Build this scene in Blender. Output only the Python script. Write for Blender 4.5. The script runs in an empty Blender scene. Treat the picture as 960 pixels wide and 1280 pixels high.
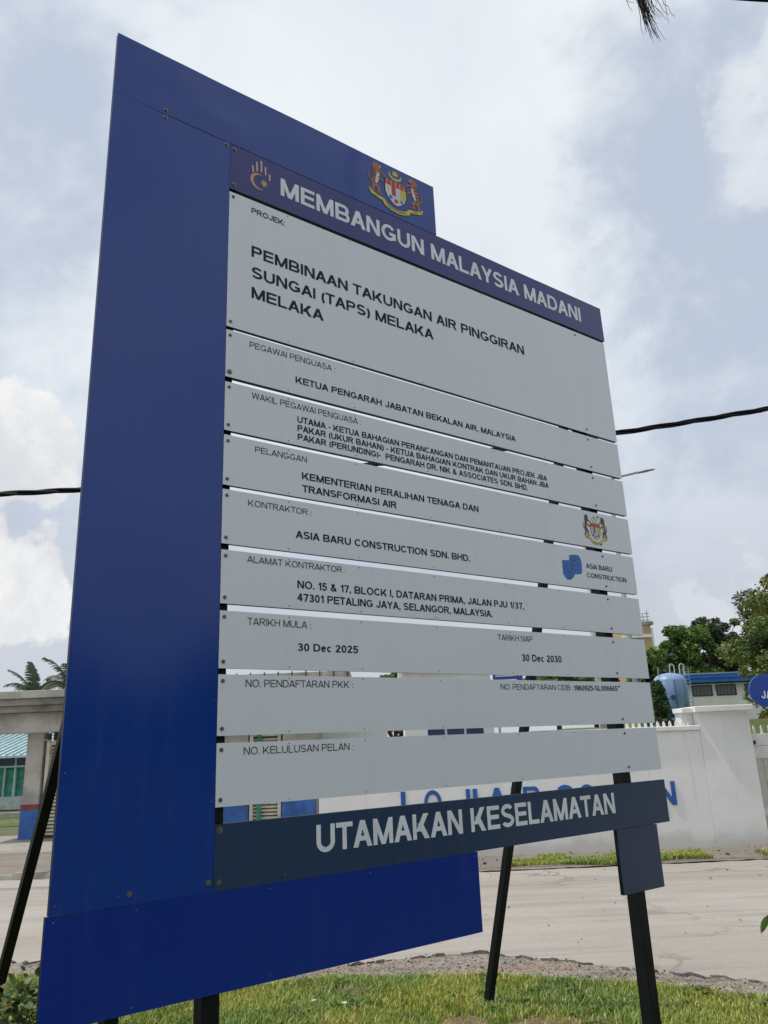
import bpy, bmesh, math, random
import numpy as np
from mathutils import Vector, Matrix
R = math.radians
scene = bpy.context.scene
C = scene.collection

# ------------------------------------------------------------------ camera
F_PX, PITCH, ROLL = 955.41, 0.293018, -0.0407858
EYE = Vector((0, 0, 1.7))
fwd = Vector((0, math.cos(PITCH), math.sin(PITCH)))
up0 = Vector((0, -math.sin(PITCH), math.cos(PITCH)))
rt0 = Vector((1, 0, 0))
rt = rt0*math.cos(ROLL) + up0*math.sin(ROLL)
up = up0*math.cos(ROLL) - rt0*math.sin(ROLL)
cd = bpy.data.cameras.new('camera')
cam = bpy.data.objects.new('camera', cd); C.objects.link(cam)
cd.sensor_fit = 'VERTICAL'; cd.sensor_height = 36.0
cd.lens = F_PX/1280*36.0
cd.clip_start = 0.05; cd.clip_end = 3000
cam.matrix_world = Matrix.Translation(EYE) @ Matrix((rt, up, -fwd)).transposed().to_4x4()
scene.camera = cam

# ------------------------------------------------------------------ light
SUN_EL, SUN_AZ = 62.0, -99.0          # azimuth clockwise from +Y
scene.view_settings.view_transform = 'Standard'
scene.view_settings.look = 'None'
scene.view_settings.exposure = 0.0
scene.view_settings.gamma = 1.0
sd = bpy.data.lights.new('sun', 'SUN'); sd.energy = 2.6; sd.angle = R(1.5); sd.color = (1.0, 0.95, 0.87)
sun = bpy.data.objects.new('sun', sd); C.objects.link(sun)
sdir = Vector((math.sin(R(SUN_AZ))*math.cos(R(SUN_EL)), math.cos(R(SUN_AZ))*math.cos(R(SUN_EL)), math.sin(R(SUN_EL))))
sun.rotation_euler = (-sdir).to_track_quat('-Z', 'Y').to_euler()
sun.location = (0, 0, 30)

class NT:
    """small node-building helper"""
    def __init__(s, tree): s.t = tree; s.n = tree.nodes; s.l = tree.links
    def node(s, typ, ins=None, **kw):
        n = s.n.new(typ)
        for k, v in kw.items(): setattr(n, k, v)
        for k, v in (ins or {}).items(): s.put(n.inputs[k], v)
        return n
    def put(s, sock, v):
        if isinstance(v, bpy.types.NodeSocket): s.l.new(v, sock)
        elif isinstance(v, (tuple, list)) and len(v) == 3 and sock.type == 'RGBA': sock.default_value = (*v, 1)
        else: sock.default_value = v
    def math(s, op, a, b=0.0, clamp=False):
        n = s.node('ShaderNodeMath', {0: a, 1: b}, operation=op); n.use_clamp = clamp; return n.outputs[0]
    def vmath(s, op, a, b=(0, 0, 0)):
        n = s.node('ShaderNodeVectorMath', {0: a, 1: b}, operation=op); return n.outputs['Value'] if op in ('DOT_PRODUCT', 'LENGTH') else n.outputs[0]
    def noise(s, vec, scale, detail=4, rough=0.5, dist=0.0):
        return s.node('ShaderNodeTexNoise', {'Vector': vec, 'Scale': scale, 'Detail': detail, 'Roughness': rough, 'Distortion': dist}).outputs['Fac']
    def ss(s, v, a, b):      # smooth step
        n = s.node('ShaderNodeMapRange', {'Value': v, 'From Min': a, 'From Max': b}, interpolation_type='SMOOTHSTEP'); return n.outputs['Result']
    def mix(s, f, a, b, mode='MIX'):
        n = s.node('ShaderNodeMix', data_type='RGBA', blend_type=mode); n.clamp_factor = True
        s.put(n.inputs[0], f); s.put(n.inputs[6], a); s.put(n.inputs[7], b); return n.outputs[2]

world = bpy.data.worlds.new('World'); scene.world = world; world.use_nodes = True
W = NT(world.node_tree); W.n.clear()
def dirpx(x, y):
    v = fwd*F_PX + rt*(x-480) - up*(y-640); return tuple(v.normalized())
wd = W.node('ShaderNodeTexCoord').outputs['Generated']
wd = W.vmath('NORMALIZE', wd)
sx = W.node('ShaderNodeSeparateXYZ', {0: wd}).outputs
wz = W.math('ADD', W.math('MAXIMUM', sx[2], 0.0), 0.30)
wv = W.node('ShaderNodeVectorMath', {0: wd, 'Scale': W.math('DIVIDE', 1.0, wz)}, operation='SCALE').outputs[0]
def blob(px_, py_, rad):              # soft patch of sky around one direction
    dt = W.vmath('DOT_PRODUCT', wd, dirpx(px_, py_)); return W.ss(dt, math.cos(R(rad)), 1.0)
nA = W.noise(wv, 1.15, 9, 0.56, 0.35)
nB = W.noise(wd, 5.5, 9, 0.62, 0.2)
nF = W.noise(wd, 11.0, 8, 0.55, 0.1)
cov = W.ss(W.math('ADD', W.math('SUBTRACT', W.math('ADD', nA, W.math('MULTIPLY', W.math('SUBTRACT', nB, 0.5), 0.62)),
        W.math('ADD', W.math('MULTIPLY', blob(890, 185, 16), 0.25), W.math('MULTIPLY', blob(800, 420, 16), 0.10))),
        W.math('ADD', W.math('MULTIPLY', blob(560, 130, 24), 0.15), W.math('MULTIPLY', blob(1000, 160, 7), 0.20))), 0.36, 0.60)
nis = W.node('ShaderNodeTexSky', sky_type='NISHITA', sun_disc=False, sun_elevation=R(SUN_EL), sun_rotation=R(SUN_AZ))
nis.air_density = 1.3; nis.dust_density = 3.0; nis.ozone_density = 1.0
tint = W.ss(W.noise(wv, 1.9, 6, 0.5, 0.3), 0.35, 0.65)
haze_c = W.mix(W.ss(sx[2], 0.0, 0.42), (6.2, 6.5, 7.1), (5.65, 6.35, 7.6))      # veil of thin grey cloud
white_c = W.mix(tint, (7.3, 7.95, 8.7), (8.5, 8.95, 9.3))
veil = W.mix(0.86, nis.outputs[0], haze_c)
sky = W.mix(cov, veil, W.mix(W.ss(sx[2], 0.12, 0.50), haze_c, white_c))
# cumulus low on the left and faint ones on the right
def cumulus(px_, py_, rad, thr):
    b_ = blob(px_, py_, rad)
    m = W.math('ADD', W.math('MULTIPLY', b_, 0.62), W.math('MULTIPLY', W.math('SUBTRACT', nF, 0.5), 1.7))
    return W.math('MULTIPLY', W.ss(m, thr, thr+0.12), W.ss(b_, 0.0, 0.10))
c1 = W.math('MAXIMUM', cumulus(25, 560, 6.2, 0.30), cumulus(0, 730, 6.8, 0.28))
sky = W.mix(W.math('MULTIPLY', c1, 0.95), sky, W.mix(W.ss(nB, 0.35, 0.62), (7.0, 7.2, 7.6), (9.6, 9.6, 9.5)))
c2 = W.math('MAXIMUM', cumulus(975, 140, 9, 0.50), cumulus(920, 760, 7, 0.50))
sky = W.mix(W.math('MULTIPLY', c2, 0.38), sky, (8.0, 8.3, 8.6))
bg = W.node('ShaderNodeBackground', {'Color': sky, 'Strength': 0.1})
W.l.new(bg.outputs[0], W.node('ShaderNodeOutputWorld').inputs[0])

# ------------------------------------------------------------------ materials
def material(name, col, rough=0.6, var=0.12, scale=6.0, bump=0.0, bscale=60.0, metal=0.0, spec=0.5, col2=None, detail=5, coat=0.0):
    m = bpy.data.materials.new(name); m.use_nodes = True
    t = NT(m.node_tree); b = t.n['Principled BSDF']
    co = t.node('ShaderNodeTexCoord').outputs['Object']
    n1 = t.noise(co, scale, detail, 0.6, 0.2)
    c2 = col2 or tuple(c*(1-var*2.2) for c in col)
    c1 = tuple(min(1, c*(1+var*0.6)) for c in col) if not col2 else col
    t.put(b.inputs['Base Color'], t.mix(t.ss(n1, 0.3, 0.7), c2, c1))
    t.put(b.inputs['Roughness'], t.math('ADD', rough-0.06, t.math('MULTIPLY', t.noise(co, scale*3, 3), 0.12)))
    b.inputs['Metallic'].default_value = metal
    b.inputs['Specular IOR Level'].default_value = spec
    b.inputs['Coat Weight'].default_value = coat
    if bump:
        bp = t.node('ShaderNodeBump', {'Strength': 0.6, 'Distance': bump, 'Height': t.noise(co, bscale, 4, 0.6)})
        t.put(b.inputs['Normal'], bp.outputs[0])
    return m

def leaf_mat(name, col, trans=0.25, rough=0.5, var=0.25):
    m = bpy.data.materials.new(name); m.use_nodes = True
    t = NT(m.node_tree); b = t.n['Principled BSDF']
    co = t.node('ShaderNodeTexCoord').outputs['Object']
    rnd = t.node('ShaderNodeNewGeometry').outputs['Random Per Island']
    c = t.mix(rnd, tuple(x*(1-var) for x in col), tuple(x*(1+var) for x in col))
    c = t.mix(t.ss(t.noise(co, 1.3, 2), 0.35, 0.65), c, tuple(x*1.15 for x in (col[0]*1.25, col[1], col[2]*0.8)))
    t.put(b.inputs['Base Color'], c)
    b.inputs['Roughness'].default_value = rough
    tr = t.node('ShaderNodeBsdfTranslucent', {'Color': c})
    mx = t.node('ShaderNodeMixShader', {0: trans, 1: b.outputs[0], 2: tr.outputs[0]})
    t.l.new(mx.outputs[0], t.n['Material Output'].inputs[0])
    return m

M = {}
def vinyl(name, col, rough, spec=0.5, dust=0.05):
    """printed sheet metal: faint mottling, dust streaks running down, small grain"""
    m = bpy.data.materials.new(name); m.use_nodes = True
    t = NT(m.node_tree); b = t.n['Principled BSDF']
    co = t.node('ShaderNodeTexCoord').outputs['Object']
    st = t.node('ShaderNodeMapping', {'Vector': co, 'Scale': (9.0, 1.0, 0.8)}).outputs[0]
    streak = t.ss(t.noise(st, 2.0, 6, 0.6), 0.45, 0.8)
    mott = t.noise(co, 1.7, 4, 0.5)
    c = t.mix(t.math('MULTIPLY', mott, 0.25), col, tuple(x*0.82 for x in col))
    c = t.mix(t.math('MULTIPLY', streak, dust), c, (0.40, 0.38, 0.34))
    specks = t.ss(t.noise(co, 38, 2, 0.5), 0.735, 0.78)
    c = t.mix(t.math('MULTIPLY', specks, 0.35), c, tuple(x*0.45 for x in col))
    t.put(b.inputs['Base Color'], c)
    t.put(b.inputs['Roughness'], t.math('ADD', rough, t.math('MULTIPLY', streak, 0.10)))
    b.inputs['Specular IOR Level'].default_value = spec
    bp = t.node('ShaderNodeBump', {'Strength': 0.12, 'Distance': 0.0006, 'Height': t.noise(co, 420, 2)})
    t.put(b.inputs['Normal'], bp.outputs[0])
    return m
M['blue'] = vinyl('blue_sheet', (0.0, 0.038, 0.265), 0.16, 0.52, 0.02)
M['blue_deep'] = vinyl('deep_blue_sheet', (0.0, 0.026, 0.25), 0.18, 0.45, 0.015)
M['violet'] = vinyl('violet_blue_sheet', (0.016, 0.024, 0.17), 0.22, 0.5, 0.02)
M['plank'] = vinyl('pale_grey_sheet', (0.745, 0.775, 0.83), 0.36, 0.45, 0.09)
M['slate'] = vinyl('slate_sheet', (0.016, 0.044, 0.105), 0.30, 0.45, 0.03)
M['ink'] = material('black_print', (0.018, 0.021, 0.030), 0.6, 0.1, spec=0.2)
M['ink_soft'] = material('grey_black_print', (0.030, 0.032, 0.040), 0.6, 0.1, spec=0.2)
M['print_white'] = material('silver_white_print', (0.78, 0.81, 0.86), 0.42, 0.05)
M['zinc'] = material('zinc_bolt', (0.22, 0.215, 0.20), 0.4, 0.2, 40, metal=0.7)
M['gold'] = material('gold_print', (0.62, 0.38, 0.12), 0.45, 0.1)
M['pink'] = material('pale_pink_print', (0.70, 0.50, 0.55), 0.45, 0.1)
M['crest_red'] = material('crest_red', (0.50, 0.035, 0.03), 0.45, 0.1)
M['crest_yellow'] = material('crest_yellow', (0.66, 0.55, 0.07), 0.45, 0.1)
M['crest_white'] = material('crest_white', (0.70, 0.70, 0.70), 0.45, 0.1)
M['crest_orange'] = material('crest_orange', (0.42, 0.13, 0.05), 0.45, 0.1)
M['crest_brown'] = material('crest_brown', (0.10, 0.03, 0.02), 0.45, 0.1)
M['logo_blue'] = material('logo_blue', (0.03, 0.16, 0.50), 0.45, 0.1)
M['logo_line'] = material('logo_line', (0.02, 0.07, 0.26), 0.45, 0.1)
M['wall_white'] = material('white_wall_paint', (0.80, 0.79, 0.76), 0.8, 0.05, 1.4, 0.0015, 60, spec=0.25)
M['coping'] = material('white_coping_paint', (0.86, 0.845, 0.82), 0.7, 0.04, 2.5, 0.001, 80, spec=0.3)
M['letter_blue'] = material('blue_letter_paint', (0.02, 0.12, 0.42), 0.5, 0.1)
M['gate_white'] = material('white_gate_paint', (0.78, 0.78, 0.76), 0.45, 0.05)
M['gate_board'] = material('cream_gate_board', (0.60, 0.57, 0.52), 0.6, 0.06)
M['dark'] = material('dark_metal', (0.03, 0.03, 0.033), 0.5)
M['bark'] = material('bark', (0.13, 0.10, 0.075), 0.9, 0.3, 8, 0.01, 30)
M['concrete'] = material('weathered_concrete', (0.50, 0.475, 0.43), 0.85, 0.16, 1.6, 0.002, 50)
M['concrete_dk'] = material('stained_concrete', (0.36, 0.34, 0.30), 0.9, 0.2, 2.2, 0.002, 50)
M['col_blue'] = material('blue_column_paint', (0.05, 0.16, 0.48), 0.6, 0.18, 3)
M['col_red'] = material('red_band_paint', (0.30, 0.045, 0.04), 0.6, 0.15)
M['shutter'] = material('beige_shutter', (0.78, 0.72, 0.58), 0.55, 0.12)
M['shutter_gap'] = material('dark_shutter_gap', (0.10, 0.09, 0.07), 0.7)
M['green_paint'] = material('green_paint', (0.06, 0.32, 0.22), 0.5, 0.2)
M['teal_roof'] = material('pale_teal_roof_metal', (0.50, 0.66, 0.68), 0.45, 0.08)
M['teal_wall'] = material('pale_teal_wall', (0.52, 0.58, 0.56), 0.8, 0.1)
M['glass'] = material('dark_window_glass', (0.03, 0.05, 0.07), 0.08, 0.1, spec=0.6)
M['glass_blue'] = material('blue_window_glass', (0.01, 0.035, 0.12), 0.12, 0.1, spec=0.6)
M['tank'] = material('blue_tank_paint', (0.24, 0.36, 0.56), 0.42, 0.10, 2.5)
M['tank_dk'] = material('dark_blue_tank_paint', (0.04, 0.13, 0.36), 0.45, 0.2)
M['roof_blue'] = material('blue_roof_fascia', (0.02, 0.15, 0.58), 0.5, 0.1)
M['tan'] = material('tan_tower_paint', (0.50, 0.36, 0.20), 0.85, 0.1, 0.6)
M['steel'] = material('galvanised_steel', (0.40, 0.42, 0.44), 0.45, 0.12, metal=0.5)
M['sign_blue'] = material('blue_sign_face', (0.02, 0.065, 0.33), 0.35, 0.06)
M['cable'] = material('black_cable_sheath', (0.004, 0.005, 0.008), 0.6, 0.1, 20, spec=0.2)
M['car_paint'] = material('white_car_paint', (0.75, 0.76, 0.77), 0.25, 0.02, coat=0.5)
M['tyre'] = material('tyre_rubber', (0.02, 0.02, 0.02), 0.8)
M['leafA'] = leaf_mat('bright_leaf', (0.11, 0.21, 0.04))
M['leafB'] = leaf_mat('mid_leaf', (0.075, 0.14, 0.035))
M['leafC'] = leaf_mat('dark_leaf', (0.035, 0.08, 0.03))
M['leafY'] = leaf_mat('olive_yellow_leaf', (0.165, 0.205, 0.045))
M['leafR'] = leaf_mat('red_brown_leaf', (0.17, 0.07, 0.045))
M['leafG'] = leaf_mat('grey_green_leaf', (0.060, 0.085, 0.055))
M['palm'] = leaf_mat('palm_leaf', (0.055, 0.085, 0.045))
M['grassA'] = leaf_mat('grass_blade', (0.32, 0.42, 0.095), 0.35, 0.5, 0.35)
M['grassY'] = leaf_mat('straw_blade', (0.56, 0.52, 0.28), 0.3, 0.6, 0.3)
M['grassD'] = leaf_mat('deep_grass_blade', (0.17, 0.29, 0.055), 0.35, 0.5, 0.3)
M['twig'] = material('dark_twig', (0.035, 0.028, 0.03), 0.8)
M['stone'] = material('loose_stone', (0.38, 0.34, 0.30), 0.9, 0.3, 30)
M['stone_dk'] = material('dark_asphalt_crumb', (0.10, 0.095, 0.09), 0.9, 0.3, 30)
M['scrap'] = material('white_litter', (0.75, 0.76, 0.78), 0.5, 0.05)

def ground_mat(name, stops, bump, bscale, extra=None, rough=0.92):
    """stops: list of (noise scale, lo, hi, colour) painted one over another"""
    m = bpy.data.materials.new(name); m.use_nodes = True
    t = NT(m.node_tree); b = t.n['Principled BSDF']
    co = t.node('ShaderNodeTexCoord').outputs['Object']
    c = stops[0]
    for (sc_, lo, hi, col, amt, stretch) in stops[1:]:
        v = t.node('ShaderNodeMapping', {'Vector': co, 'Scale': stretch, 'Location': (sc_*3.1, 7.7, 0)}).outputs[0]
        f = t.math('MULTIPLY', t.ss(t.noise(v, sc_, 7, 0.62, 0.3), lo, hi), amt)
        c = t.mix(f, c, col)
    if extra: c = extra(t, co, c)
    t.put(b.inputs['Base Color'], c)
    b.inputs['Roughness'].default_value = rough
    b.inputs['Specular IOR Level'].default_value = 0.25
    h = t.math('ADD', t.noise(co, bscale, 6, 0.7), t.math('MULTIPLY', t.noise(co, bscale*0.12, 4), 1.6))
    bp = t.node('ShaderNodeBump', {'Strength': 0.7, 'Distance': bump, 'Height': h})
    t.put(b.inputs['Normal'], bp.outputs[0])
    return m
one = (1, 1, 1)
def wall_dirt(t, co, c):          # splash dirt and algae along the foot, runs below the cap
    z = t.node('ShaderNodeSeparateXYZ', {0: co}).outputs[2]
    n1 = t.noise(co, 3.0, 6, 0.65); st = t.node('ShaderNodeMapping', {'Vector': co, 'Scale': (7.0, 1, 0.5)}).outputs[0]; n2 = t.noise(st, 2.0, 5, 0.6)
    foot = t.ss(t.math('ADD', z, t.math('MULTIPLY', n1, -0.45)), 0.06, -0.20)
    c = t.mix(t.math('MULTIPLY', foot, 0.45), c, (0.36, 0.35, 0.30))
    joint = t.math('SUBTRACT', 1.0, t.ss(t.math('ABSOLUTE', t.math('SUBTRACT', t.math('ADD', z, t.math('MULTIPLY', t.noise(co, 1.2, 3), .03)), 0.585)), 0.001, 0.004))
    c = t.mix(t.math('MULTIPLY', t.math('MULTIPLY', joint, t.ss(n1, .4, .6)), 0.35), c, (0.45, 0.44, 0.42))
    run = t.math('MULTIPLY', t.ss(z, 1.05, 1.75), t.ss(n2, 0.54, 0.72))
    return t.mix(t.math('MULTIPLY', run, 0.30), c, (0.42, 0.41, 0.38))
def cracks(t, co, c):
    d = t.node('ShaderNodeTexNoise', {'Vector': co, 'Scale': 2.0, 'Detail': 5.0}).outputs['Color']
    v = t.vmath('ADD', co, t.node('ShaderNodeVectorMath', {0: d, 'Scale': 0.9}, operation='SCALE').outputs[0])
    vo = t.node('ShaderNodeTexVoronoi', {'Vector': v, 'Scale': 0.34}, feature='DISTANCE_TO_EDGE').outputs[0]
    line = t.math('SUBTRACT', 1.0, t.ss(vo, 0.002, 0.012))
    gate = t.ss(t.noise(co, 0.5, 3), 0.44, 0.60)
    c = t.mix(t.math('MULTIPLY', t.math('MULTIPLY', line, gate), 0.55), c, (0.11, 0.10, 0.09))
    grain = t.noise(co, 70, 4, 0.75)
    c = t.mix(t.math('MULTIPLY', t.ss(grain, 0.48, 0.62), 0.45), c, (0.19, 0.18, 0.165))
    c = t.mix(t.math('MULTIPLY', t.ss(t.noise(co, 130, 2, 0.7), 0.56, 0.66), 0.5), c, (0.56, 0.53, 0.48))
    wv = t.node('ShaderNodeMapping', {'Vector': co, 'Scale': (0.10, 1.0, 1)}).outputs[0]       # tyre bands along the road
    c = t.mix(t.math('MULTIPLY', t.ss(t.noise(wv, 2.4, 5, 0.6), 0.50, 0.66), 0.45), c, (0.24, 0.225, 0.205))
    oil = t.ss(t.noise(co, 1.7, 5, 0.6), 0.66, 0.74)
    return t.mix(t.math('MULTIPLY', oil, 0.55), c, (0.13, 0.125, 0.12))
M['black_steel'] = ground_mat('black_painted_steel', [(0.004, 0.006, 0.0075),
    (7.0, 0.62, 0.68, (0.055, 0.022, 0.010), 0.7, (1, 1, .4)), (30.0, 0.62, 0.70, (0.03, 0.032, 0.03), 0.5, (1, 1, .3))], 0.0005, 120, rough=0.5)
M['wall_white'] = ground_mat('white_wall_paint', [(0.86, 0.855, 0.84),
    (0.9, 0.45, 0.62, (0.80, 0.79, 0.765), 0.6, one), (3.0, 0.56, 0.70, (0.70, 0.69, 0.65), 0.45, (3.0, 1, .25)), (8.0, 0.60, 0.70, (0.74, 0.73, 0.70), 0.4, one)], 0.002, 40, wall_dirt, rough=0.8)
M['road'] = ground_mat('dusty_asphalt', [(0.375, 0.333, 0.285),
    (0.55, 0.40, 0.62, (0.44, 0.405, 0.36), 0.8, (0.35, 1.0, 1)), (2.2, 0.52, 0.70, (0.25, 0.235, 0.22), 0.55, (0.25, 1.3, 1)),
    (9.0, 0.55, 0.75, (0.26, 0.25, 0.235), 0.4, one), (1.1, 0.62, 0.72, (0.22, 0.21, 0.20), 0.5, (0.3, 1.6, 1))], 0.004, 110, cracks)
M['rubble'] = ground_mat('broken_asphalt_edge', [(0.335, 0.285, 0.235),
    (1.6, 0.44, 0.56, (0.34, 0.25, 0.175), 0.9, (0.5, 1.3, 1)), (4.0, 0.50, 0.58, (0.19, 0.17, 0.15), 0.7, (0.5, 1.6, 1)),
    (11.0, 0.52, 0.62, (0.42, 0.39, 0.35), 0.7, one), (34.0, 0.50, 0.60, (0.085, 0.08, 0.075), 0.8, one),
    (60.0, 0.55, 0.66, (0.50, 0.46, 0.41), 0.6, one)], 0.03, 38)
M['soil'] = ground_mat('sandy_soil', [(0.21, 0.14, 0.09),
    (2.0, 0.40, 0.60, (0.17, 0.115, 0.07), 0.9, one), (9.0, 0.50, 0.65, (0.30, 0.22, 0.15), 0.7, one)], 0.02, 30)
M['soil_grass'] = ground_mat('soil_and_roots', [(0.075, 0.085, 0.03),
    (2.0, 0.50, 0.62, (0.17, 0.13, 0.08), 0.8, one), (9.0, 0.50, 0.65, (0.05, 0.06, 0.02), 0.7, one)], 0.02, 30)
M['pavement'] = ground_mat('worn_pavement', [(0.225, 0.195, 0.165),
    (1.0, 0.42, 0.62, (0.28, 0.245, 0.205), 0.9, (0.4, 1, 1)), (6.0, 0.5, 0.7, (0.15, 0.13, 0.11), 0.6, one)], 0.005, 60)
M['apron'] = ground_mat('pale_concrete_apron', [(0.40, 0.375, 0.335),
    (1.5, 0.45, 0.6, (0.30, 0.28, 0.25), 0.8, one), (12.0, 0.52, 0.66, (0.25, 0.22, 0.18), 0.6, one)], 0.004, 60)
M['lawn'] = ground_mat('mown_lawn', [(0.115, 0.14, 0.05),
    (0.6, 0.40, 0.62, (0.16, 0.20, 0.06), 0.9, (0.5, 1.2, 1)), (5.0, 0.5, 0.68, (0.06, 0.10, 0.025), 0.8, one)], 0.03, 18)
M['earth'] = ground_mat('distant_ground', [(0.13, 0.145, 0.07),
    (0.05, 0.42, 0.6, (0.20, 0.18, 0.13), 0.8, one), (1.5, 0.5, 0.7, (0.08, 0.10, 0.04), 0.7, one)], 0.02, 10)

# ------------------------------------------------------------------ builders
def setp(o, label=None, cat=None, group=None, kind=None):
    for k, v in (('label', label), ('category', cat), ('group', group), ('kind', kind)):
        if v: o[k] = v
    return o
def thing(name, label, cat, loc=(0, 0, 0), rz=0.0, group=None):
    o = bpy.data.objects.new(name, None); C.objects.link(o)
    o.location = loc; o.rotation_euler = (0, 0, rz); o.empty_display_size = 0.2
    return setp(o, label, cat, group)
def from_arrays(name, V, faces, mats, idx=None, parent=None, smooth=False, loc=None):
    me = bpy.data.meshes.new(name)
    V = np.asarray(V, dtype=np.float32)
    if isinstance(faces, np.ndarray):
        nf, k = faces.shape
        me.vertices.add(len(V)); me.vertices.foreach_set('co', V.ravel())
        me.loops.add(nf*k); me.loops.foreach_set('vertex_index', faces.ravel().astype(np.int32))
        me.polygons.add(nf); me.polygons.foreach_set('loop_start', (np.arange(nf)*k).astype(np.int32))
        me.update(calc_edges=True)
    else:
        me.from_pydata([tuple(map(float, v)) for v in V], [], faces); me.update()
    for m in (mats if isinstance(mats, (list, tuple)) else [mats]): me.materials.append(m)
    if idx is not None: me.polygons.foreach_set('material_index', np.asarray(idx, dtype=np.int32))
    if smooth: me.polygons.foreach_set('use_smooth', np.ones(len(me.polygons), dtype=bool))
    o = bpy.data.objects.new(name, me); C.objects.link(o)
    if parent: o.parent = parent
    if loc: o.location = loc
    return o

class MB:
    """collects shapes, then links them as one mesh"""
    def __init__(s): s.v = []; s.f = []; s.m = []
    def quad_ring(s, vs, fs, mi=0):
        n = len(s.v); s.v += [tuple(v) for v in vs]; s.f += [tuple(i+n for i in f) for f in fs]; s.m += [mi]*len(fs); return s
    def box(s, x0, x1, y0, y1, z0, z1, mi=0):
        vs = [(x0,y0,z0),(x1,y0,z0),(x1,y1,z0),(x0,y1,z0),(x0,y0,z1),(x1,y0,z1),(x1,y1,z1),(x0,y1,z1)]
        return s.quad_ring(vs, [(0,3,2,1),(4,5,6,7),(0,1,5,4),(1,2,6,5),(2,3,7,6),(3,0,4,7)], mi)
    def tube(s, pts, rad, n=8, mi=0, cap=True, square=False):
        P = [Vector(p) for p in pts]; rr = rad if isinstance(rad, (list, tuple)) else [rad]*len(P)
        vs = []; ref = None
        for i, p in enumerate(P):
            t = (P[min(i+1, len(P)-1)] - P[max(i-1, 0)]).normalized()
            if ref is None: ref = Vector((0, 0, 1)) if abs(t.z) < 0.9 else Vector((1, 0, 0))
            a = t.cross(ref).normalized(); b = a.cross(t).normalized(); ref = b
            for k in range(n):
                an = 2*math.pi*(k+(0.5 if square else 0))/n
                vs.append(p + (a*math.cos(an)+b*math.sin(an))*rr[i])
        fs = [(i*n+k, i*n+(k+1) % n, (i+1)*n+(k+1) % n, (i+1)*n+k) for i in range(len(P)-1) for k in range(n)]
        if cap: fs += [tuple(range(n))[::-1], tuple((len(P)-1)*n+k for k in range(n))]
        return s.quad_ring(vs, fs, mi)
    def prism(s, outline, a0, a1, axis='y', mi=0):
        """outline: 2-D points; extruded along axis from a0 to a1"""
        n = len(outline)
        def p(u, w, a): return {'y': (u, a, w), 'x': (a, u, w), 'z': (u, w, a)}[axis]
        vs = [p(u, w, a0) for u, w in outline] + [p(u, w, a1) for u, w in outline]
        fs = [tuple(range(n)), tuple(range(n, 2*n))[::-1]] + [(i, n+i, n+(i+1) % n, (i+1) % n) for i in range(n)]
        return s.quad_ring(vs, fs, mi)
    def build(s, name, mats, parent=None, bevel=0.0, smooth=False, fix=True):
        me = bpy.data.meshes.new(name); me.from_pydata(s.v, [], s.f); me.update()
        for m in (mats if isinstance(mats, (list, tuple)) else [mats]): me.materials.append(m)
        me.polygons.foreach_set('material_index', s.m)
        if fix:
            bm = bmesh.new(); bm.from_mesh(me); bmesh.ops.recalc_face_normals(bm, faces=bm.faces); bm.to_mesh(me); bm.free()
        if smooth: me.polygons.foreach_set('use_smooth', [True]*len(me.polygons))
        o = bpy.data.objects.new(name, me); C.objects.link(o)
        if parent: o.parent = parent
        if bevel:
            b = o.modifiers.new('bevel', 'BEVEL'); b.width = bevel; b.segments = 2; b.limit_method = 'ANGLE'; b.angle_limit = R(40)
        return o
def B(name, mat, parent, *a, bevel=0.0): return MB().box(*a).build(name, mat, parent, bevel=bevel)
def share(src, name, parent, loc, rz=0.0):
    o = bpy.data.objects.new(name, src.data); C.objects.link(o); o.parent = parent; o.location = loc; o.rotation_euler = (0, 0, rz); return o

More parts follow.
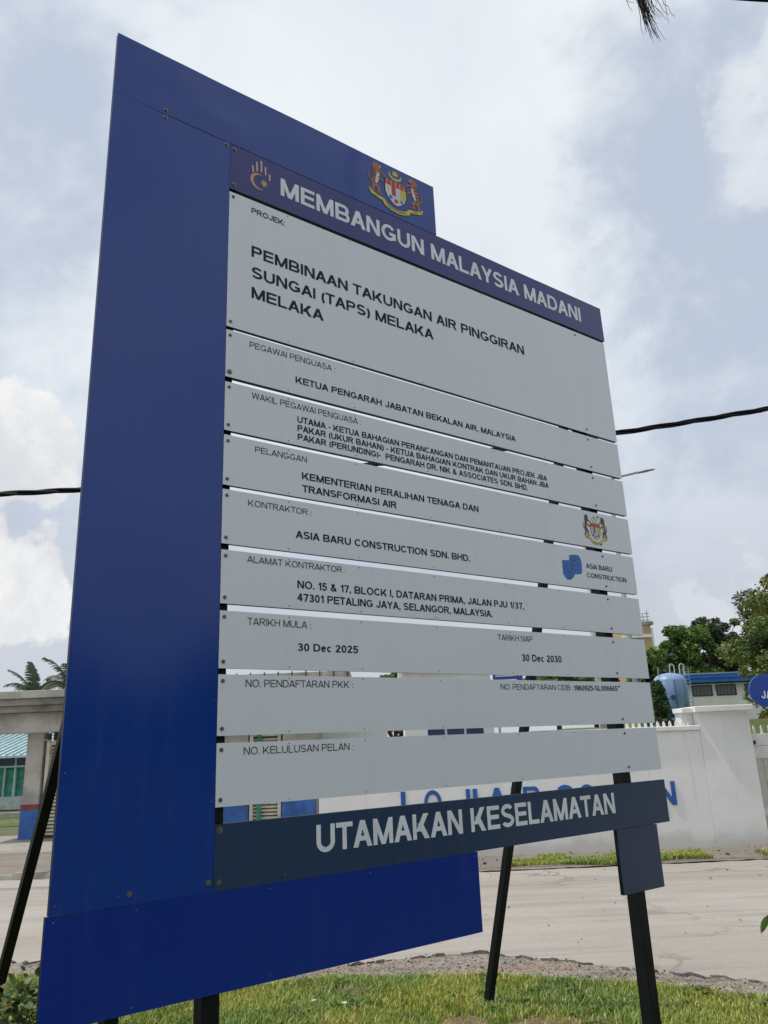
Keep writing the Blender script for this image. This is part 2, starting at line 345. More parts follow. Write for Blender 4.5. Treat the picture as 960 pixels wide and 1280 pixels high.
# ---- grotesque lettering drawn from strokes (cap height 1); every stroke is its own polygon
def glyph(ch, w):
    h = w*.86; P = []
    def q(*pts): P.append(list(pts))
    def V(x, a=0., b=1.): q((x, a), (x+w, a), (x+w, b), (x, b))
    def H(x0, x1, z): q((x0, z), (x1, z), (x1, z+h), (x0, z+h))
    def D(xa, za, xb, zb, ww=None):
        ww = ww or w*1.1; q((xa, za), (xa+ww, za), (xb+ww, zb), (xb, zb))
    def A(cx, cz, rx, rz, a0, a1, n=None):
        n = n or max(3, int(abs(a1-a0)/15)); o_, i_ = [], []
        for k in range(n+1):
            a = math.radians(a0+(a1-a0)*k/n); o_.append((cx+rx*math.cos(a), cz+rz*math.sin(a))); i_.append((cx+(rx-w)*math.cos(a), cz+(rz-h)*math.sin(a)))
        for k in range(n): q(o_[k], o_[k+1], i_[k+1], i_[k])
    def bowl(x, z0, z1, W):         # right-hand bowl of B, D, P, R from stem at x
        r = (z1-z0)/2; H(x+w*.9, W-r*.86, z0); H(x+w*.9, W-r*.86, z1-h); A(W-r*.86, z0+r, r*.86, r, -90, 90)
    if ch == 'A': W = .98; D(0, 0, W/2-w*.58, 1, w*1.16); D(W-w*1.16, 0, W/2-w*.58, 1, w*1.16); H(.25, W-.25, .23)
    elif ch == 'B': W = .90; V(.0); bowl(0, 0, .56, W); bowl(0, .56-h, 1, W-.05)
    elif ch == 'C': W = .95; A(.48, .5, .48, .5, 38, 322)
    elif ch == 'D': W = .92; V(0); H(w*.9, .5, 0); H(w*.9, .5, 1-h); A(.48, .5, .44, .5, -90, 90)
    elif ch == 'E': W = .82; V(0); H(w*.9, W, 0); H(w*.9, W-.04, .5-h*.4); H(w*.9, W, 1-h)
    elif ch == 'F': W = .76; V(0); H(w*.9, W-.06, .5-h*.45); H(w*.9, W, 1-h)
    elif ch == 'G': W = 1.0; A(.5, .5, .5, .5, 38, 325); H(.54, W-.02, .36); V(W-w-.02, .12, .37)
    elif ch == 'H': W = .90; V(0); V(W-w); H(w*.9, W-w*.9, .5-h*.4)
    elif ch == 'I': W = w; V(0)
    elif ch == 'J': W = .70; V(W-w, .33); A(W/2, .34, W/2, .34, 180, 360)
    elif ch == 'K': W = .95; V(0); D(w*.7, .30, W-w*1.5, 1, w*1.4); D(W-w*1.35, 0, w*1.2+.02, .62, w*1.35)
    elif ch == 'L': W = .76; V(0, 0, 1); H(w*.9, W, 0)
    elif ch == 'M': W = 1.06; V(0); V(W-w); D(W/2-w*.5, 0, 0.0, 1, w*1.05); D(W/2-w*.5, 0, W-w*1.05, 1, w*1.05)
    elif ch == 'N': W = .90; V(0); V(W-w); D(W-w*1.15, 0, 0, 1, w*1.15)
    elif ch == 'O': W = 1.04; A(.52, .5, .52, .515, 0, 360, 24)
    elif ch == 'P': W = .84; V(0); bowl(0, .40, 1, W)
    elif ch == 'R': W = .93; V(0); bowl(0, .44, 1, W-.06); D(W-w*1.15, 0, .40, .48, w*1.15)
    elif ch == 'S':
        W = .86; A(.43, .725, .41, .29, 25, 270); A(.43, .275+h*.12, .43, .29, 90-180-65, 90); 
    elif ch == 'T': W = .84; V(W/2-w/2, 0, 1-h*.9); H(0, W, 1-h)
    elif ch == 'U': W = .90; V(0, .36); V(W-w, .36); A(W/2, .37, W/2, .385, 180, 360)
    elif ch == 'W': W = 1.32; D(W*.25-w*.5, 0, 0, 1, w*1.05); D(W*.25-w*.5, 0, W/2-w*.52, 1, w*1.05); D(W*.75-w*.5, 0, W/2-w*.52, 1, w*1.05); D(W*.75-w*.5, 0, W-w*1.05, 1, w*1.05)
    elif ch == 'Y': W = .92; V(W/2-w/2, 0, .46); D(W/2-w*.56, .40, 0, 1, w*1.15); D(W/2-w*.56, .40, W-w*1.15, 1, w*1.15)
    elif ch == 'X': W = .92; D(0, 0, W-w*1.2, 1, w*1.2); D(W-w*1.2, 0, 0, 1, w*1.2)
    elif ch == '0': W = .70; A(.35, .5, .35, .515, 0, 360, 20)
    elif ch == '1': W = .46; V(W-w); D(.0, .66, W-w, 1, w*.9)
    elif ch == '2': W = .70; A(.34, .68, .34, .33, -20, 165); H(0, W, 0); D(0, h*.5, W-w*1.45, .66, w*1.3)
    elif ch == '3': W = .70; A(.33, .74, .32, .27, -90, 160); A(.34, .28, .36, .29, -160, 90); H(.24, .36, .5-h*.35)
    elif ch == '4': W = .74; V(W-w-.12); H(0, W, .22); D(0, .25, W-w*1.6-.06, 1, w)
    elif ch == '5': W = .70; H(.08, W-.03, 1-h); D(.04, .44, .11, 1, w); A(.33, .33, .37, .345, -160, 115)
    elif ch == '6': W = .70; A(.35, .33, .35, .345, 0, 360, 18); A(.40, .55, .40, .465, 55, 180); V(0, .33, .56)
    elif ch == '7': W = .70; H(0, W, 1-h); D(.16, 0, W-w*1.15, 1-h*.5, w*1.1)
    elif ch == '8': W = .70; A(.35, .74, .32, .275, 0, 360, 16); A(.35, .28, .35, .295, 0, 360, 16)
    elif ch == '9': W = .70; A(.35, .67, .35, .345, 0, 360, 18); A(.30, .45, .40, .465, 235, 360); V(W-w, .44, .67)
    elif ch == 'e': W = .66; A(.33, .365, .33, .38, 20, 330); H(.06, .60, .33)
    elif ch == 'c': W = .64; A(.33, .365, .33, .38, 48, 312)
    elif ch == '.': W = w; V(0, 0, w)
    elif ch == ',': W = w; V(0, 0, w); D(w*.1, -.16, w*.5, 0, w*.5)
    elif ch == ':': W = w; V(0, 0, w); V(0, .52, .52+w)
    elif ch == '-': W = .34; H(0, W, .32)
    elif ch == '/': W = .36; D(-.02, -.02, W-w*.8, 1.02, w*.85)
    elif ch == '(': W = .30; A(.44, .38, .44, .66, 125, 235)
    elif ch == ')': W = .30; A(-.14, .38, .44, .66, -55, 55)
    elif ch == '&': W = .92; A(.38, .76, .24, .25, -50, 230); A(.34, .27, .34, .285, 70, 345); D(W-w*1.3, 0, .16, .74, w*1.2); D(.66, .12, .84-w, .44, w*.9)
    else: W = .34
    return W, P
def set_text(s, x0, x1, base, cap, w, tight=0.115):
    """polygons in (x, z), run stretched to span x0..x1"""
    x = 0.0; out = []; gap = tight if w > .15 else tight+.02
    for ch in s:
        W, P = glyph(ch, w)
        k = -.05 if ch in 'AYTV' else 0
        for i, p in enumerate(P): out.append(([(a+x+k, b) for a, b in p], i))
        x += W+gap+2*k if ch != ' ' else .42
    tot = x-gap; f = (x1-x0)/tot
    return [([(x0+a*f, base+b*cap) for a, b in p], i) for p, i in out]

def text_mesh(name, s, x0, x1, base, cap, w, mat, par, yf, depth=0.0):
    """lettering in the (x, z) plane facing -y; yf gives the face position; depth > 0 makes raised letters"""
    V, Fc = [], []
    for p, i in set_text(s, x0, x1, base, cap, w):
        ar = sum(p[k][0]*p[(k+1) % len(p)][1]-p[(k+1) % len(p)][0]*p[k][1] for k in range(len(p)))
        if ar < 0: p = p[::-1]
        n = len(V); m = len(p); o_ = 0.0012+0.00012*(i % 9)
        for a_, b_ in p: V.append((a_, float(yf(a_, b_))-o_-depth, b_))
        Fc.append(tuple(range(n, n+m)))
        if depth:
            for a_, b_ in p: V.append((a_, float(yf(a_, b_))-.0005, b_))
            Fc += [(n+(k+1) % m, n+k, n+m+k, n+m+(k+1) % m) for k in range(m)]
    return from_arrays(name, V, Fc, mat, parent=par)

# ================================================================== THE PROJECT SIGNBOARD
O = (-0.72793, 3.28074, 0.0); YAW = 0.6366558
sign = thing('project_signboard', 'large blue and pale grey project signboard with lettered planks on black steel legs', 'signboard', O, YAW)

def warp_fn(seed, amp=0.0016, dents=()):
    rg = random.Random(seed)
    w = [(rg.uniform(2, 7), rg.uniform(2, 8), rg.uniform(0, 6.3), rg.uniform(0, 6.3), rg.uniform(0.3, 1)) for _ in range(5)]
    def f(x, z):
        r = 0*x
        for a, b, p, q, k in w: r = r + k*np.sin(a*x+p)*np.sin(b*z+q)
        r = r*amp*0.5
        for (cx, cz, sx_, sz_, dp) in dents: r = r + dp*np.exp(-((x-cx)/sx_)**2-((z-cz)/sz_)**2)
        return r
    return f

def panel(name, x0, x1, z0, z1, mat, seed, label=None, warp=0.0016, dents=(), tilt=0.0, frame=0.020):
    """sheet skin with slightly uneven face, folded edge and a black tube frame behind it"""
    wf = warp_fn(seed, warp, dents)
    rg = random.Random(seed+50)
    c = [rg.uniform(-.0015, .0015) for _ in range(4)]          # corners never quite square
    nx = max(2, int((x1-x0)/0.06)); nz = max(2, int((z1-z0)/0.05))
    U, Wd = np.meshgrid(np.linspace(0, 1, nx+1), np.linspace(0, 1, nz+1))
    X = x0 + (x1-x0)*U
    Z = z0 + (z1-z0)*Wd + (1-U)*(1-Wd)*c[0] + U*(1-Wd)*c[1] + (1-U)*Wd*c[2] + U*Wd*c[3]
    Y = wf(X, Z)
    Vf = np.stack([X, Y, Z], -1).reshape(-1, 3); n = len(Vf)
    Vb = Vf.copy(); Vb[:, 1] += 0.003
    idx = lambda i, j: j*(nx+1)+i
    F_ = [(idx(i, j), idx(i+1, j), idx(i+1, j+1), idx(i, j+1)) for j in range(nz) for i in range(nx)]
    F_ += [tuple(n+k for k in f[::-1]) for f in F_[:]]
    rim = [idx(i, 0) for i in range(nx)] + [idx(nx, j) for j in range(nz)] + [idx(i, nz) for i in range(nx, 0, -1)] + [idx(0, j) for j in range(nz, 0, -1)]
    m_ = len(rim); Ve = np.vstack([Vf[rim], Vb[rim]])
    F_ += [(2*n+(k+1) % m_, 2*n+k, 2*n+m_+k, 2*n+m_+(k+1) % m_) for k in range(m_)]
    o = from_arrays(name, np.vstack([Vf, Vb, Ve]), F_, mat, parent=sign)
    nf_ = nx*nz; o.data.polygons.foreach_set('use_smooth', [True]*(2*nf_)+[False]*(len(F_)-2*nf_))
    if label: o['label'] = label
    t = 0.025; a, b = 0.006, 0.006+frame; e = 0.001
    fr = MB()
    fr.box(x0+e, x1-e, a, b, z0+e, z0+t); fr.box(x0+e, x1-e, a, b, z1-t, z1-e)
    fr.box(x0+e, x0+t, a, b, z0+t, z1-t); fr.box(x1-t, x1-e, a, b, z0+t, z1-t)
    k = int((x1-x0)/0.75)
    for i in range(1, k+1):
        xx = x0+(x1-x0)*i/(k+1); fr.box(xx-.0125, xx+.0125, a, b, z0+t, z1-t)
    f = fr.build('panel_frame', M['black_steel'], o)
    return o, wf

def rivets(par, wf, spots, r=0.0034):
    mb = MB()
    for x, z in spots:
        y = float(wf(np.float64(x), np.float64(z)))
        mb.tube([(x, y+.001, z), (x, y-.0018, z), (x, y-.0026, z)], [r, r, r*.5], 6)
    o = mb.build('rivets', M['zinc'], par); o['kind'] = 'stuff'
bolt_src = None
def bolt(par, wf, x, z, r=0.008):
    global bolt_src
    y = float(wf(np.float64(x), np.float64(z)))
    if bolt_src is None:
        mb = MB(); mb.tube([(0, .002, 0), (0, -.0018, 0)], [1.7, 1.7], 12); mb.tube([(0, -.0018, 0), (0, -.007, 0)], [1, 1], 6); mb.tube([(0, -.007, 0), (0, -.011, 0)], [.45, .45], 8)
        for i, v in enumerate(mb.v): mb.v[i] = (v[0]*0.008, v[1], v[2]*0.008)
        bolt_src = mb.build('bolt', M['zinc'], par); bolt_src.location = (x, y, z); return
    o = share(bolt_src, 'bolt', par, (x, y, z)); o.scale = (r/0.008, 1, r/0.008); o.rotation_euler = (0, (x*37+z*91) % 1.0, 0)

def lettering(par, wf, s, x0, x1, base, cap, kind):
    w = {'w': 0.215, 'B': 0.20, 'b': 0.18, 'r': 0.125}[kind]
    mat = M['print_white'] if kind == 'w' else M['ink_soft'] if kind == 'r' else M['ink']
    return text_mesh('lettering', s, x0, x1, base, cap, w, mat, par, lambda a, b: wf(np.float64(a), np.float64(b)))

G = 0.0010
top, wtop = panel('top_panel', -0.608, 1.404, 4.7505, 5.112, M['blue'], 1, 'blue top panel with the crest at its right end', 0.0034, [(-0.02, 4.86, .16, .07, -.009), (-0.25, 5.0, .12, .10, -.005), (.55, 4.95, .3, .08, -.004)])
col, wcol = panel('side_panel', -0.608, 0-G, 1.1685, 4.7465, M['blue'], 2, 'tall blue panel down the left side', 0.0036)
ban, wban = panel('banner_panel', 0+G, 2.992, 4.469, 4.7455, M['violet'], 3, 'violet blue banner panel')
low, wlow = panel('bottom_panel', -0.617, 1.394, 0.812, 1.1672, M['blue_deep'], 4, 'deep blue bottom panel, empty', 0.003)
uta, wuta = panel('bottom_banner', 0+G, 2.989, 1.1690, 1.414, M['slate'], 5, 'slate banner with safety lettering')
tab, wtab = panel('slate_tab', 2.476, 2.854, 0.824, 1.1675, M['slate'], 6, 'small slate panel below the right end')
big, wbig = panel('project_panel', 0+G, 2.977, 3.669, 4.450, M['plank'], 7, 'tall pale grey panel with the project title', 0.0016)
planks = []
for i, (b, t) in enumerate([(3.396, 3.649), (3.123, 3.372), (2.855, 3.098), (2.578, 2.832), (2.307, 2.550), (2.030, 2.278), (1.754, 2.005), (1.476, 1.726)]):
    planks.append((*panel('plank', 0+G, 2.977+0.002*((i*7) % 3-1), b, t, M['plank'], 20+i, None, 0.0012), b, t))
for (o_, wf_, b_, t_), lb in zip(planks, ['plank of the superintending officer', "plank of the officer's representatives", 'plank of the client, with the crest', 'plank of the contractor, with the blue logo', 'plank of the address', 'plank of the two dates', 'plank of the registration numbers', 'plank of the plan approval number']):
    o_['label'] = lb

TEXTS = [
    (ban, wban, "MEMBANGUN MALAYSIA MADANI", 0.297, 2.748, 4.556, 0.1119, "w"),
    (big, wbig, "PROJEK:", 0.126, 0.322, 4.369, 0.0330, "b"),
    (big, wbig, "PEMBINAAN TAKUNGAN AIR PINGGIRAN", 0.129, 2.106, 4.107, 0.0648, "B"),
    (big, wbig, "SUNGAI (TAPS) MELAKA", 0.131, 1.321, 3.985, 0.0641, "B"),
    (big, wbig, "MELAKA", 0.132, 0.553, 3.867, 0.0634, "B"),
    (0, 0, "PEGAWAI PENGUASA :", 0.125, 0.621, 3.585, 0.0325, "r"),
    (0, 0, "KETUA PENGARAH JABATAN BEKALAN AIR, MALAYSIA", 0.382, 1.945, 3.460, 0.0363, "B"),
    (1, 0, "WAKIL PEGAWAI PENGUASA :", 0.140, 0.776, 3.315, 0.0322, "r"),
    (1, 0, "UTAMA - KETUA BAHAGIAN PERANCANGAN DAN PEMANTAUAN PROJEK JBA", 0.391, 2.198, 3.245, 0.0335, "B"),
    (1, 0, "PAKAR (UKUR BAHAN) - KETUA BAHAGIAN KONTRAK DAN UKUR BAHAN JBA", 0.391, 2.206, 3.198, 0.0335, "B"),
    (1, 0, "PAKAR (PERUNDING)-  PENGARAH DR. NIK & ASSOCIATES SDN. BHD.", 0.392, 2.013, 3.151, 0.0335, "B"),
    (2, 0, "PELANGGAN", 0.161, 0.443, 3.040, 0.0304, "r"),
    (2, 0, "KEMENTERIAN PERALIHAN TENAGA DAN", 0.415, 1.582, 2.949, 0.0366, "B"),
    (2, 0, "TRANSFORMASI AIR", 0.417, 0.990, 2.884, 0.0363, "B"),
    (3, 0, "KONTRAKTOR :", 0.128, 0.467, 2.770, 0.0295, "r"),
    (3, 0, "ASIA BARU CONSTRUCTION SDN. BHD.", 0.380, 1.487, 2.648, 0.0363, "B"),
    (3, 0, "ASIA BARU", 2.482, 2.737, 2.709, 0.0318, "b"),
    (3, 0, "CONSTRUCTION", 2.479, 2.873, 2.650, 0.0304, "b"),
    (4, 0, "ALAMAT KONTRAKTOR :", 0.128, 0.656, 2.503, 0.0300, "r"),
    (4, 0, "NO. 15 & 17, BLOCK I, DATARAN PRIMA, JALAN PJU 1/37,", 0.385, 1.882, 2.406, 0.0365, "B"),
    (4, 0, "47301 PETALING JAYA, SELANGOR, MALAYSIA.", 0.384, 1.627, 2.345, 0.0365, "B"),
    (5, 0, "TARIKH MULA :", 0.133, 0.455, 2.221, 0.0315, "r"),
    (5, 0, "30 Dec 2025", 0.384, 0.716, 2.116, 0.0345, "B"),
    (5, 0, "TARIKH SIAP", 1.655, 1.927, 2.220, 0.0315, "r"),
    (5, 0, "30 Dec 2030", 1.827, 2.157, 2.110, 0.0380, "B"),
    (6, 0, "NO. PENDAFTARAN PKK :", 0.127, 0.682, 1.953, 0.0315, "r"),
    (6, 0, "NO. PENDAFTARAN CIDB :", 1.644, 2.227, 1.952, 0.0300, "r"),
    (6, 0, "1960925-SL006665", 2.239, 2.639, 1.950, 0.0300, "B"),
    (7, 0, "NO. KELULUSAN PELAN :", 0.123, 0.674, 1.675, 0.0305, "r"),
    (uta, wuta, "UTAMAKAN KESELAMATAN", 0.471, 2.482, 1.259, 0.1110, "w"),
]
for p_, w_, s_, x0_, x1_, b_, c_, k_ in TEXTS:
    if isinstance(p_, int): p_, w_ = planks[p_][0], planks[p_][1]
    lettering(p_, w_, s_, x0_, x1_, b_, c_, k_)

class Flat:
    """coloured print shapes laid on a panel, in panel (x, z)"""
    def __init__(s): s.v = []; s.f = []; s.m = []; s.lv = 0
    def poly(s, pts, mi):
        s.lv += 1; n = len(s.v); s.v += [(x, z, s.lv) for x, z in pts]; s.f.append(tuple(range(n, n+len(pts)))); s.m.append(mi)
    def stroke(s, pts, w, mi):
        s.lv += 1
        P = [Vector(p) for p in pts]; L = []; Rr = []
        for i, p in enumerate(P):
            t = (P[min(i+1, len(P)-1)]-P[max(i-1, 0)]).normalized(); q = Vector((-t.y, t.x))
            ww = w[i] if isinstance(w, (list, tuple)) else w
            L.append(p+q*ww/2); Rr.append(p-q*ww/2)
        n = len(s.v); s.v += [(a.x, a.y, s.lv) for a in L] + [(a.x, a.y, s.lv) for a in Rr]; k = len(P)
        for i in range(k-1): s.f.append((n+i, n+k+i, n+k+i+1, n+i+1)); s.m.append(mi)
    def disc(s, cx, cz, rx, rz, mi, n=16, spikes=0):
        m = spikes*2 or n
        s.poly([(cx+(rx if i % 2 == 0 or not spikes else rx*.5)*math.cos(2*math.pi*i/m), cz+(rz if i % 2 == 0 or not spikes else rz*.5)*math.sin(2*math.pi*i/m)) for i in range(m)], mi)
    def build(s, name, mats, par, wf, T=lambda x, z: (x, z)):
        vs = []
        for x, z, l in s.v:
            X, Z = T(x, z); vs.append((X, float(wf(np.float64(X), np.float64(Z)))-0.0010-0.00006*l, Z))
        return from_arrays(name, vs, s.f, mats, s.m, par)

def crest(par, wf, x0, x1, z0, z1, tiger, belly):
    """two tigers holding a shield under a crescent and star, ribbon below; unit box 0..1"""
    f = Flat(); mats = [M['crest_red'], M['crest_yellow'], M['crest_white'], tiger, M['ink'], M['logo_blue'], belly]
    arc = lambda cx, cz, rx, rz, a0, a1, n=12: [(cx+rx*math.cos(R(a0+(a1-a0)*i/n)), cz+rz*math.sin(R(a0+(a1-a0)*i/n))) for i in range(n+1)]
    f.stroke(arc(.5, .87, .11, .11, -200, 20), [.004, .02, .03, .04, .045, .05, .05, .05, .045, .04, .03, .02, .004], 1)
    f.disc(.5, .90, .075, .085, 1, spikes=12)
    # shield
    f.poly([(.30, .70), (.70, .70), (.70, .40), (.66, .28), (.58, .18), (.5, .13), (.42, .18), (.34, .28), (.30, .40)], 2)
    f.poly([(.30, .71), (.70, .71), (.70, .57), (.30, .57)], 0)
    for i in range(5): f.stroke([(.34+i*.08, .70), (.34+i*.08, .58)], .012, 1)
    f.poly([(.42, .57), (.50, .57), (.50, .36), (.42, .36)], 0)
    f.poly([(.50, .57), (.58, .57), (.58, .36), (.50, .36)], 2)
    f.poly([(.58, .56), (.69, .56), (.69, .38), (.66, .33), (.58, .33)], 1)
    f.stroke([(.36, .54), (.36, .36)], .02, 1)
    f.disc(.40, .30, .035, .045, 5); f.disc(.50, .25, .04, .045, 0); f.disc(.60, .28, .03, .035, 5)
    f.stroke([(.30, .70), (.30, .40), (.34, .28), (.42, .18), (.5, .13), (.58, .18), (.66, .28), (.70, .40), (.70, .70)], .012, 4)
    for sg in (-1, 1):
        X = lambda pts: [(.5+sg*(x-.5)*-1 if sg > 0 else x, z) for x, z in pts]
        f.poly(X([(.10, .93), (.17, .98), (.23, .95), (.25, .88), (.21, .84), (.20, .72), (.18, .58), (.15, .42), (.10, .36), (.05, .44), (.07, .62), (.09, .78), (.08, .87)]), 3)  # head and back
        f.stroke(X([(.19, .74), (.16, .58), (.13, .46)]), [.04, .065, .03], 6)             # belly
        f.stroke(X([(.19, .80), (.26, .77), (.31, .72)]), [.05, .04, .03], 3)              # upper paw
        f.stroke(X([(.18, .64), (.24, .60), (.29, .56)]), [.05, .035, .03], 3)             # lower paw
        f.stroke(X([(.13, .44), (.19, .36), (.17, .26), (.25, .25)]), [.07, .055, .04, .03], 3)  # hind leg
        f.stroke(X([(.09, .40), (.07, .30), (.09, .21), (.15, .19)]), [.06, .05, .04, .03], 3)
        f.stroke(X([(.06, .46), (.01, .52), (.005, .64), (.03, .70)]), [.03, .02, .018, .01], 3)  # tail
        f.stroke(X([(.205, .90), (.235, .90)]), .03, 6)
        for k in range(5): f.stroke(X([(.075, .80-k*.08), (.145, .78-k*.08)]), .018, 4)   # stripes
    ribbon = [(.0, .30), (.05, .21), (.16, .17), (.26, .15), (.30, .07), (.40, .02), (.5, .0), (.60, .02), (.70, .07), (.74, .15), (.84, .17), (.95, .21), (1.0, .30)]
    f.stroke(ribbon, [.02, .06, .075, .07, .075, .08, .08, .08, .075, .07, .075, .06, .02], 1)
    f.stroke([(.33, .055), (.42, .02), (.5, .008), (.58, .02), (.67, .055)], .018, 4)
    f.stroke([(.10, .185), (.18, .165)], .016, 4); f.stroke([(.82, .165), (.90, .185)], .016, 4)
    return f.build('crest', mats, par, wf, lambda x, z: (x0+(x1-x0)*x, z0+(z1-z0)*z))
crest(top, wtop, 0.888, 1.300, 4.788, 5.098, M['crest_orange'], M['crest_white'])
crest(planks[2][0], planks[2][1], 2.498, 2.735, 2.885, 3.078, M['crest_brown'], M['crest_yellow'])

# blue two-lobed contractor logo
f = Flat()
f.poly([(2.2578, 2.7382), (2.3231, 2.7438), (2.3305, 2.7779), (2.385, 2.787), (2.4189, 2.7844), (2.432, 2.768), (2.4407, 2.7445), (2.438, 2.700), (2.4331, 2.6728), (2.418, 2.664), (2.395, 2.661), (2.3651, 2.66), (2.352, 2.640), (2.3213, 2.6192), (2.289, 2.6182), (2.270, 2.632), (2.254, 2.6558)], 0)
f.stroke([(2.300, 2.722), (2.296, 2.680), (2.312, 2.660), (2.334, 2.668), (2.340, 2.735)], .007, 1)
f.stroke([(2.345, 2.742), (2.395, 2.748), (2.408, 2.735), (2.395, 2.722), (2.350, 2.712)], .006, 1)
f.stroke([(2.395, 2.722), (2.412, 2.705), (2.398, 2.690), (2.352, 2.684)], .006, 1)
f.build('logo', [M['logo_blue'], M['logo_line']], planks[3][0], planks[3][1])
# five bars over a crescent and star on the banner
f = Flat()
for a, b_ in [((.1290, 4.6700), (.1340, 4.6302)), ((.1534, 4.7038), (.1560, 4.6440)), ((.1795, 4.7223), (.1815, 4.6495)), ((.2045, 4.6954), (.2065, 4.6419)), ((.2290, 4.6574), (.2315, 4.6149))]:
    f.stroke([(a[0]-.0045, a[1]), (b_[0]-.0045, b_[1])], .004, 2); f.stroke([a, b_], .008, 0)
cres = [(.172+.047*math.cos(R(a)), 4.583+.047*math.sin(R(a))) for a in range(70, 300, 16)]
k_ = len(cres); f.stroke(cres, [.002+.016*math.sin(math.pi*i/(k_-1)) for i in range(k_)], 1)
f.disc(.197, 4.583, .024, .026, 1, spikes=11)
f.build('logo', [M['pink'], M['gold'], M['crest_red']], ban, wban)

# fixings
for o_, wf_, b_, t_ in planks + [(big, wbig, 3.669, 4.450)]:
    for zz in (b_+.028, t_-.028):
        bolt(o_, wf_, .022, zz, .0052); bolt(o_, wf_, 2.655, zz, .0042)
    rivets(o_, wf_, [(x, z) for x in (.34, .74, 1.22, 1.75, 2.2) for z in (b_+.012, t_-.012)], .003)
for x_, z_ in ((.025, 4.72), (.025, 4.50)): bolt(ban, wban, x_, z_, .007)
rivets(ban, wban, [(x, z) for x in (.5, 1.1, 1.7, 2.3, 2.7) for z in (4.485, 4.732)], .003)
bolt(uta, wuta, .022, 1.39, .008); bolt(uta, wuta, .022, 1.20, .0065); bolt(col, wcol, -.022, 1.205, .0065); bolt(col, wcol, -.33, 1.205, .0065)
for z_ in (4.73,): bolt(col, wcol, -.022, z_, .007); bolt(col, wcol, -.35, z_, .007)
bolt(top, wtop, -.35, 4.775, .007)
rivets(uta, wuta, [(x, z) for x in (.32, .75, 1.2, 1.65, 2.1, 2.66) for z in (1.19, 1.40)])
rivets(col, wcol, [(-.59, z) for z in np.arange(1.2, 4.74, .44)] + [(-.015, z+.1) for z in np.arange(1.4, 4.6, .40)] + [(-.37, 1.2)], .0030)
rivets(low, wlow, [(x, z) for x in (-.59, -.3, .25, .75, 1.37) for z in (.832, 1.148)], .0030)
rivets(top, wtop, [(-.585, 4.77), (-.2, 5.09), (.35, 5.09), (.9, 5.09), (1.385, 5.09), (.5, 4.77), (1.0, 4.77)], .0030)
rivets(tab, wtab, [(2.66, .84), (2.66, 1.16)], .0030)

# steel legs and braces
def post(x, y0, y1, ztop, w=0.075):
    return MB().box(x, x+w, y0, y1, -0.25, ztop).build('post', M['black_steel'], sign, bevel=0.003)
post(-.025, .028, .103, 5.05); post(2.625, .028, .103, 4.70); post(-.385, .028, .103, 5.05, .05)
def brace(x, ytop, ybase, ztop, w=0.060):
    p = Vector((x, ytop, ztop)); q = Vector((x, ybase, 0)); q = q+(q-p).normalized()*.3
    d = (q-p).normalized(); n = Vector((0, -d.z, d.y)).normalized()*w/2; s = Vector((w/2, 0, 0))
    vs = [p+s+n, p-s+n, p-s-n, p+s-n, q+s+n, q-s+n, q-s-n, q+s-n]
    return MB().quad_ring(vs, [(0,1,2,3), (7,6,5,4), (0,4,5,1), (1,5,6,2), (2,6,7,3), (3,7,4,0)]).build('brace', M['black_steel'], sign, bevel=0.003)
brace(2.565, .10, 1.30, 3.80, .050)
B('bracket', M['black_steel'], sign, 2.53, 2.645, .1035, .130, 3.58, 3.70); brace(-.35, .10, 2.35, 3.02, .048)
MB().prism([(2.46, -.05), (2.70, -.05), (2.68, .012), (2.49, .018)], 1.22, 1.40, 'y').build('footing', M['concrete'], sign, bevel=.01)
MB().prism([(2.52, -.05), (2.80, -.05), (2.76, .030), (2.57, .035)], -.06, .20, 'y').build('footing', M['concrete'], sign, bevel=.01)
# top and bottom rails tying the posts together, behind the panels
for z in (4.90, 4.60, 1.30, 0.99):
    B('rail', M['black_steel'], sign, -.56 if z > 4.8 or z < 1.1 else .06, 1.34 if z > 4.8 or z < 1.1 else 2.62, .106, .136, z-.015, z+.015)

# ================================================================== THE GROUND
def sheet(name, outline, z, mat, kind='structure', sub=0):
    bm = bmesh.new(); vs = [bm.verts.new((x, y, z)) for x, y in outline]; fc = bm.faces.new(vs)
    if fc.normal.z < 0: fc.normal_flip()
    bm.normal_update()
    if fc.normal.z < 0: fc.normal_flip()
    me = bpy.data.meshes.new(name); bm.to_mesh(me); bm.free(); me.materials.append(mat)
    o = bpy.data.objects.new(name, me); C.objects.link(o); o['kind'] = kind; return o
sheet('ground', [(-1500, -1500), (1500, -1500), (1500, 1500), (-1500, 1500)], -0.03, M['earth'])
rg = random.Random(5)
def wobble(pts, amp, step=0.12):
    out = []
    for (x0, y0), (x1, y1) in zip(pts[:-1], pts[1:]):
        n = max(1, int(math.hypot(x1-x0, y1-y0)/step))
        for i in range(n): out.append((x0+(x1-x0)*i/n + rg.uniform(-amp, amp)*.3, y0+(y1-y0)*i/n + rg.uniform(-amp, amp)))
    return out+[pts[-1]]
near_edge = [(-40, 27), (-12, 11.2), (-5, 8.15), (-3.3, 7.45), (-1.6, 6.98), (-.5, 6.95), (.2, 7.12), (.65, 7.16), (1.25, 6.84), (1.9, 6.42), (2.56, 6.10), (4.2, 5.3), (8, 3.6), (40, -8)]
far_edge = [(40, 11.9), (12, 11.6), (6, 11.35), (3.5, 11.28), (1.1, 11.24), (-2, 11.6), (-5.2, 12.2), (-9, 12.4), (-15, 13.2), (-40, 24)]
sheet('road', [(-60, 34)] + wobble(near_edge, .035) + [(60, -14), (60, 12.2)] + wobble(far_edge, .03) + [(-60, 36)], -0.014, M['road'])
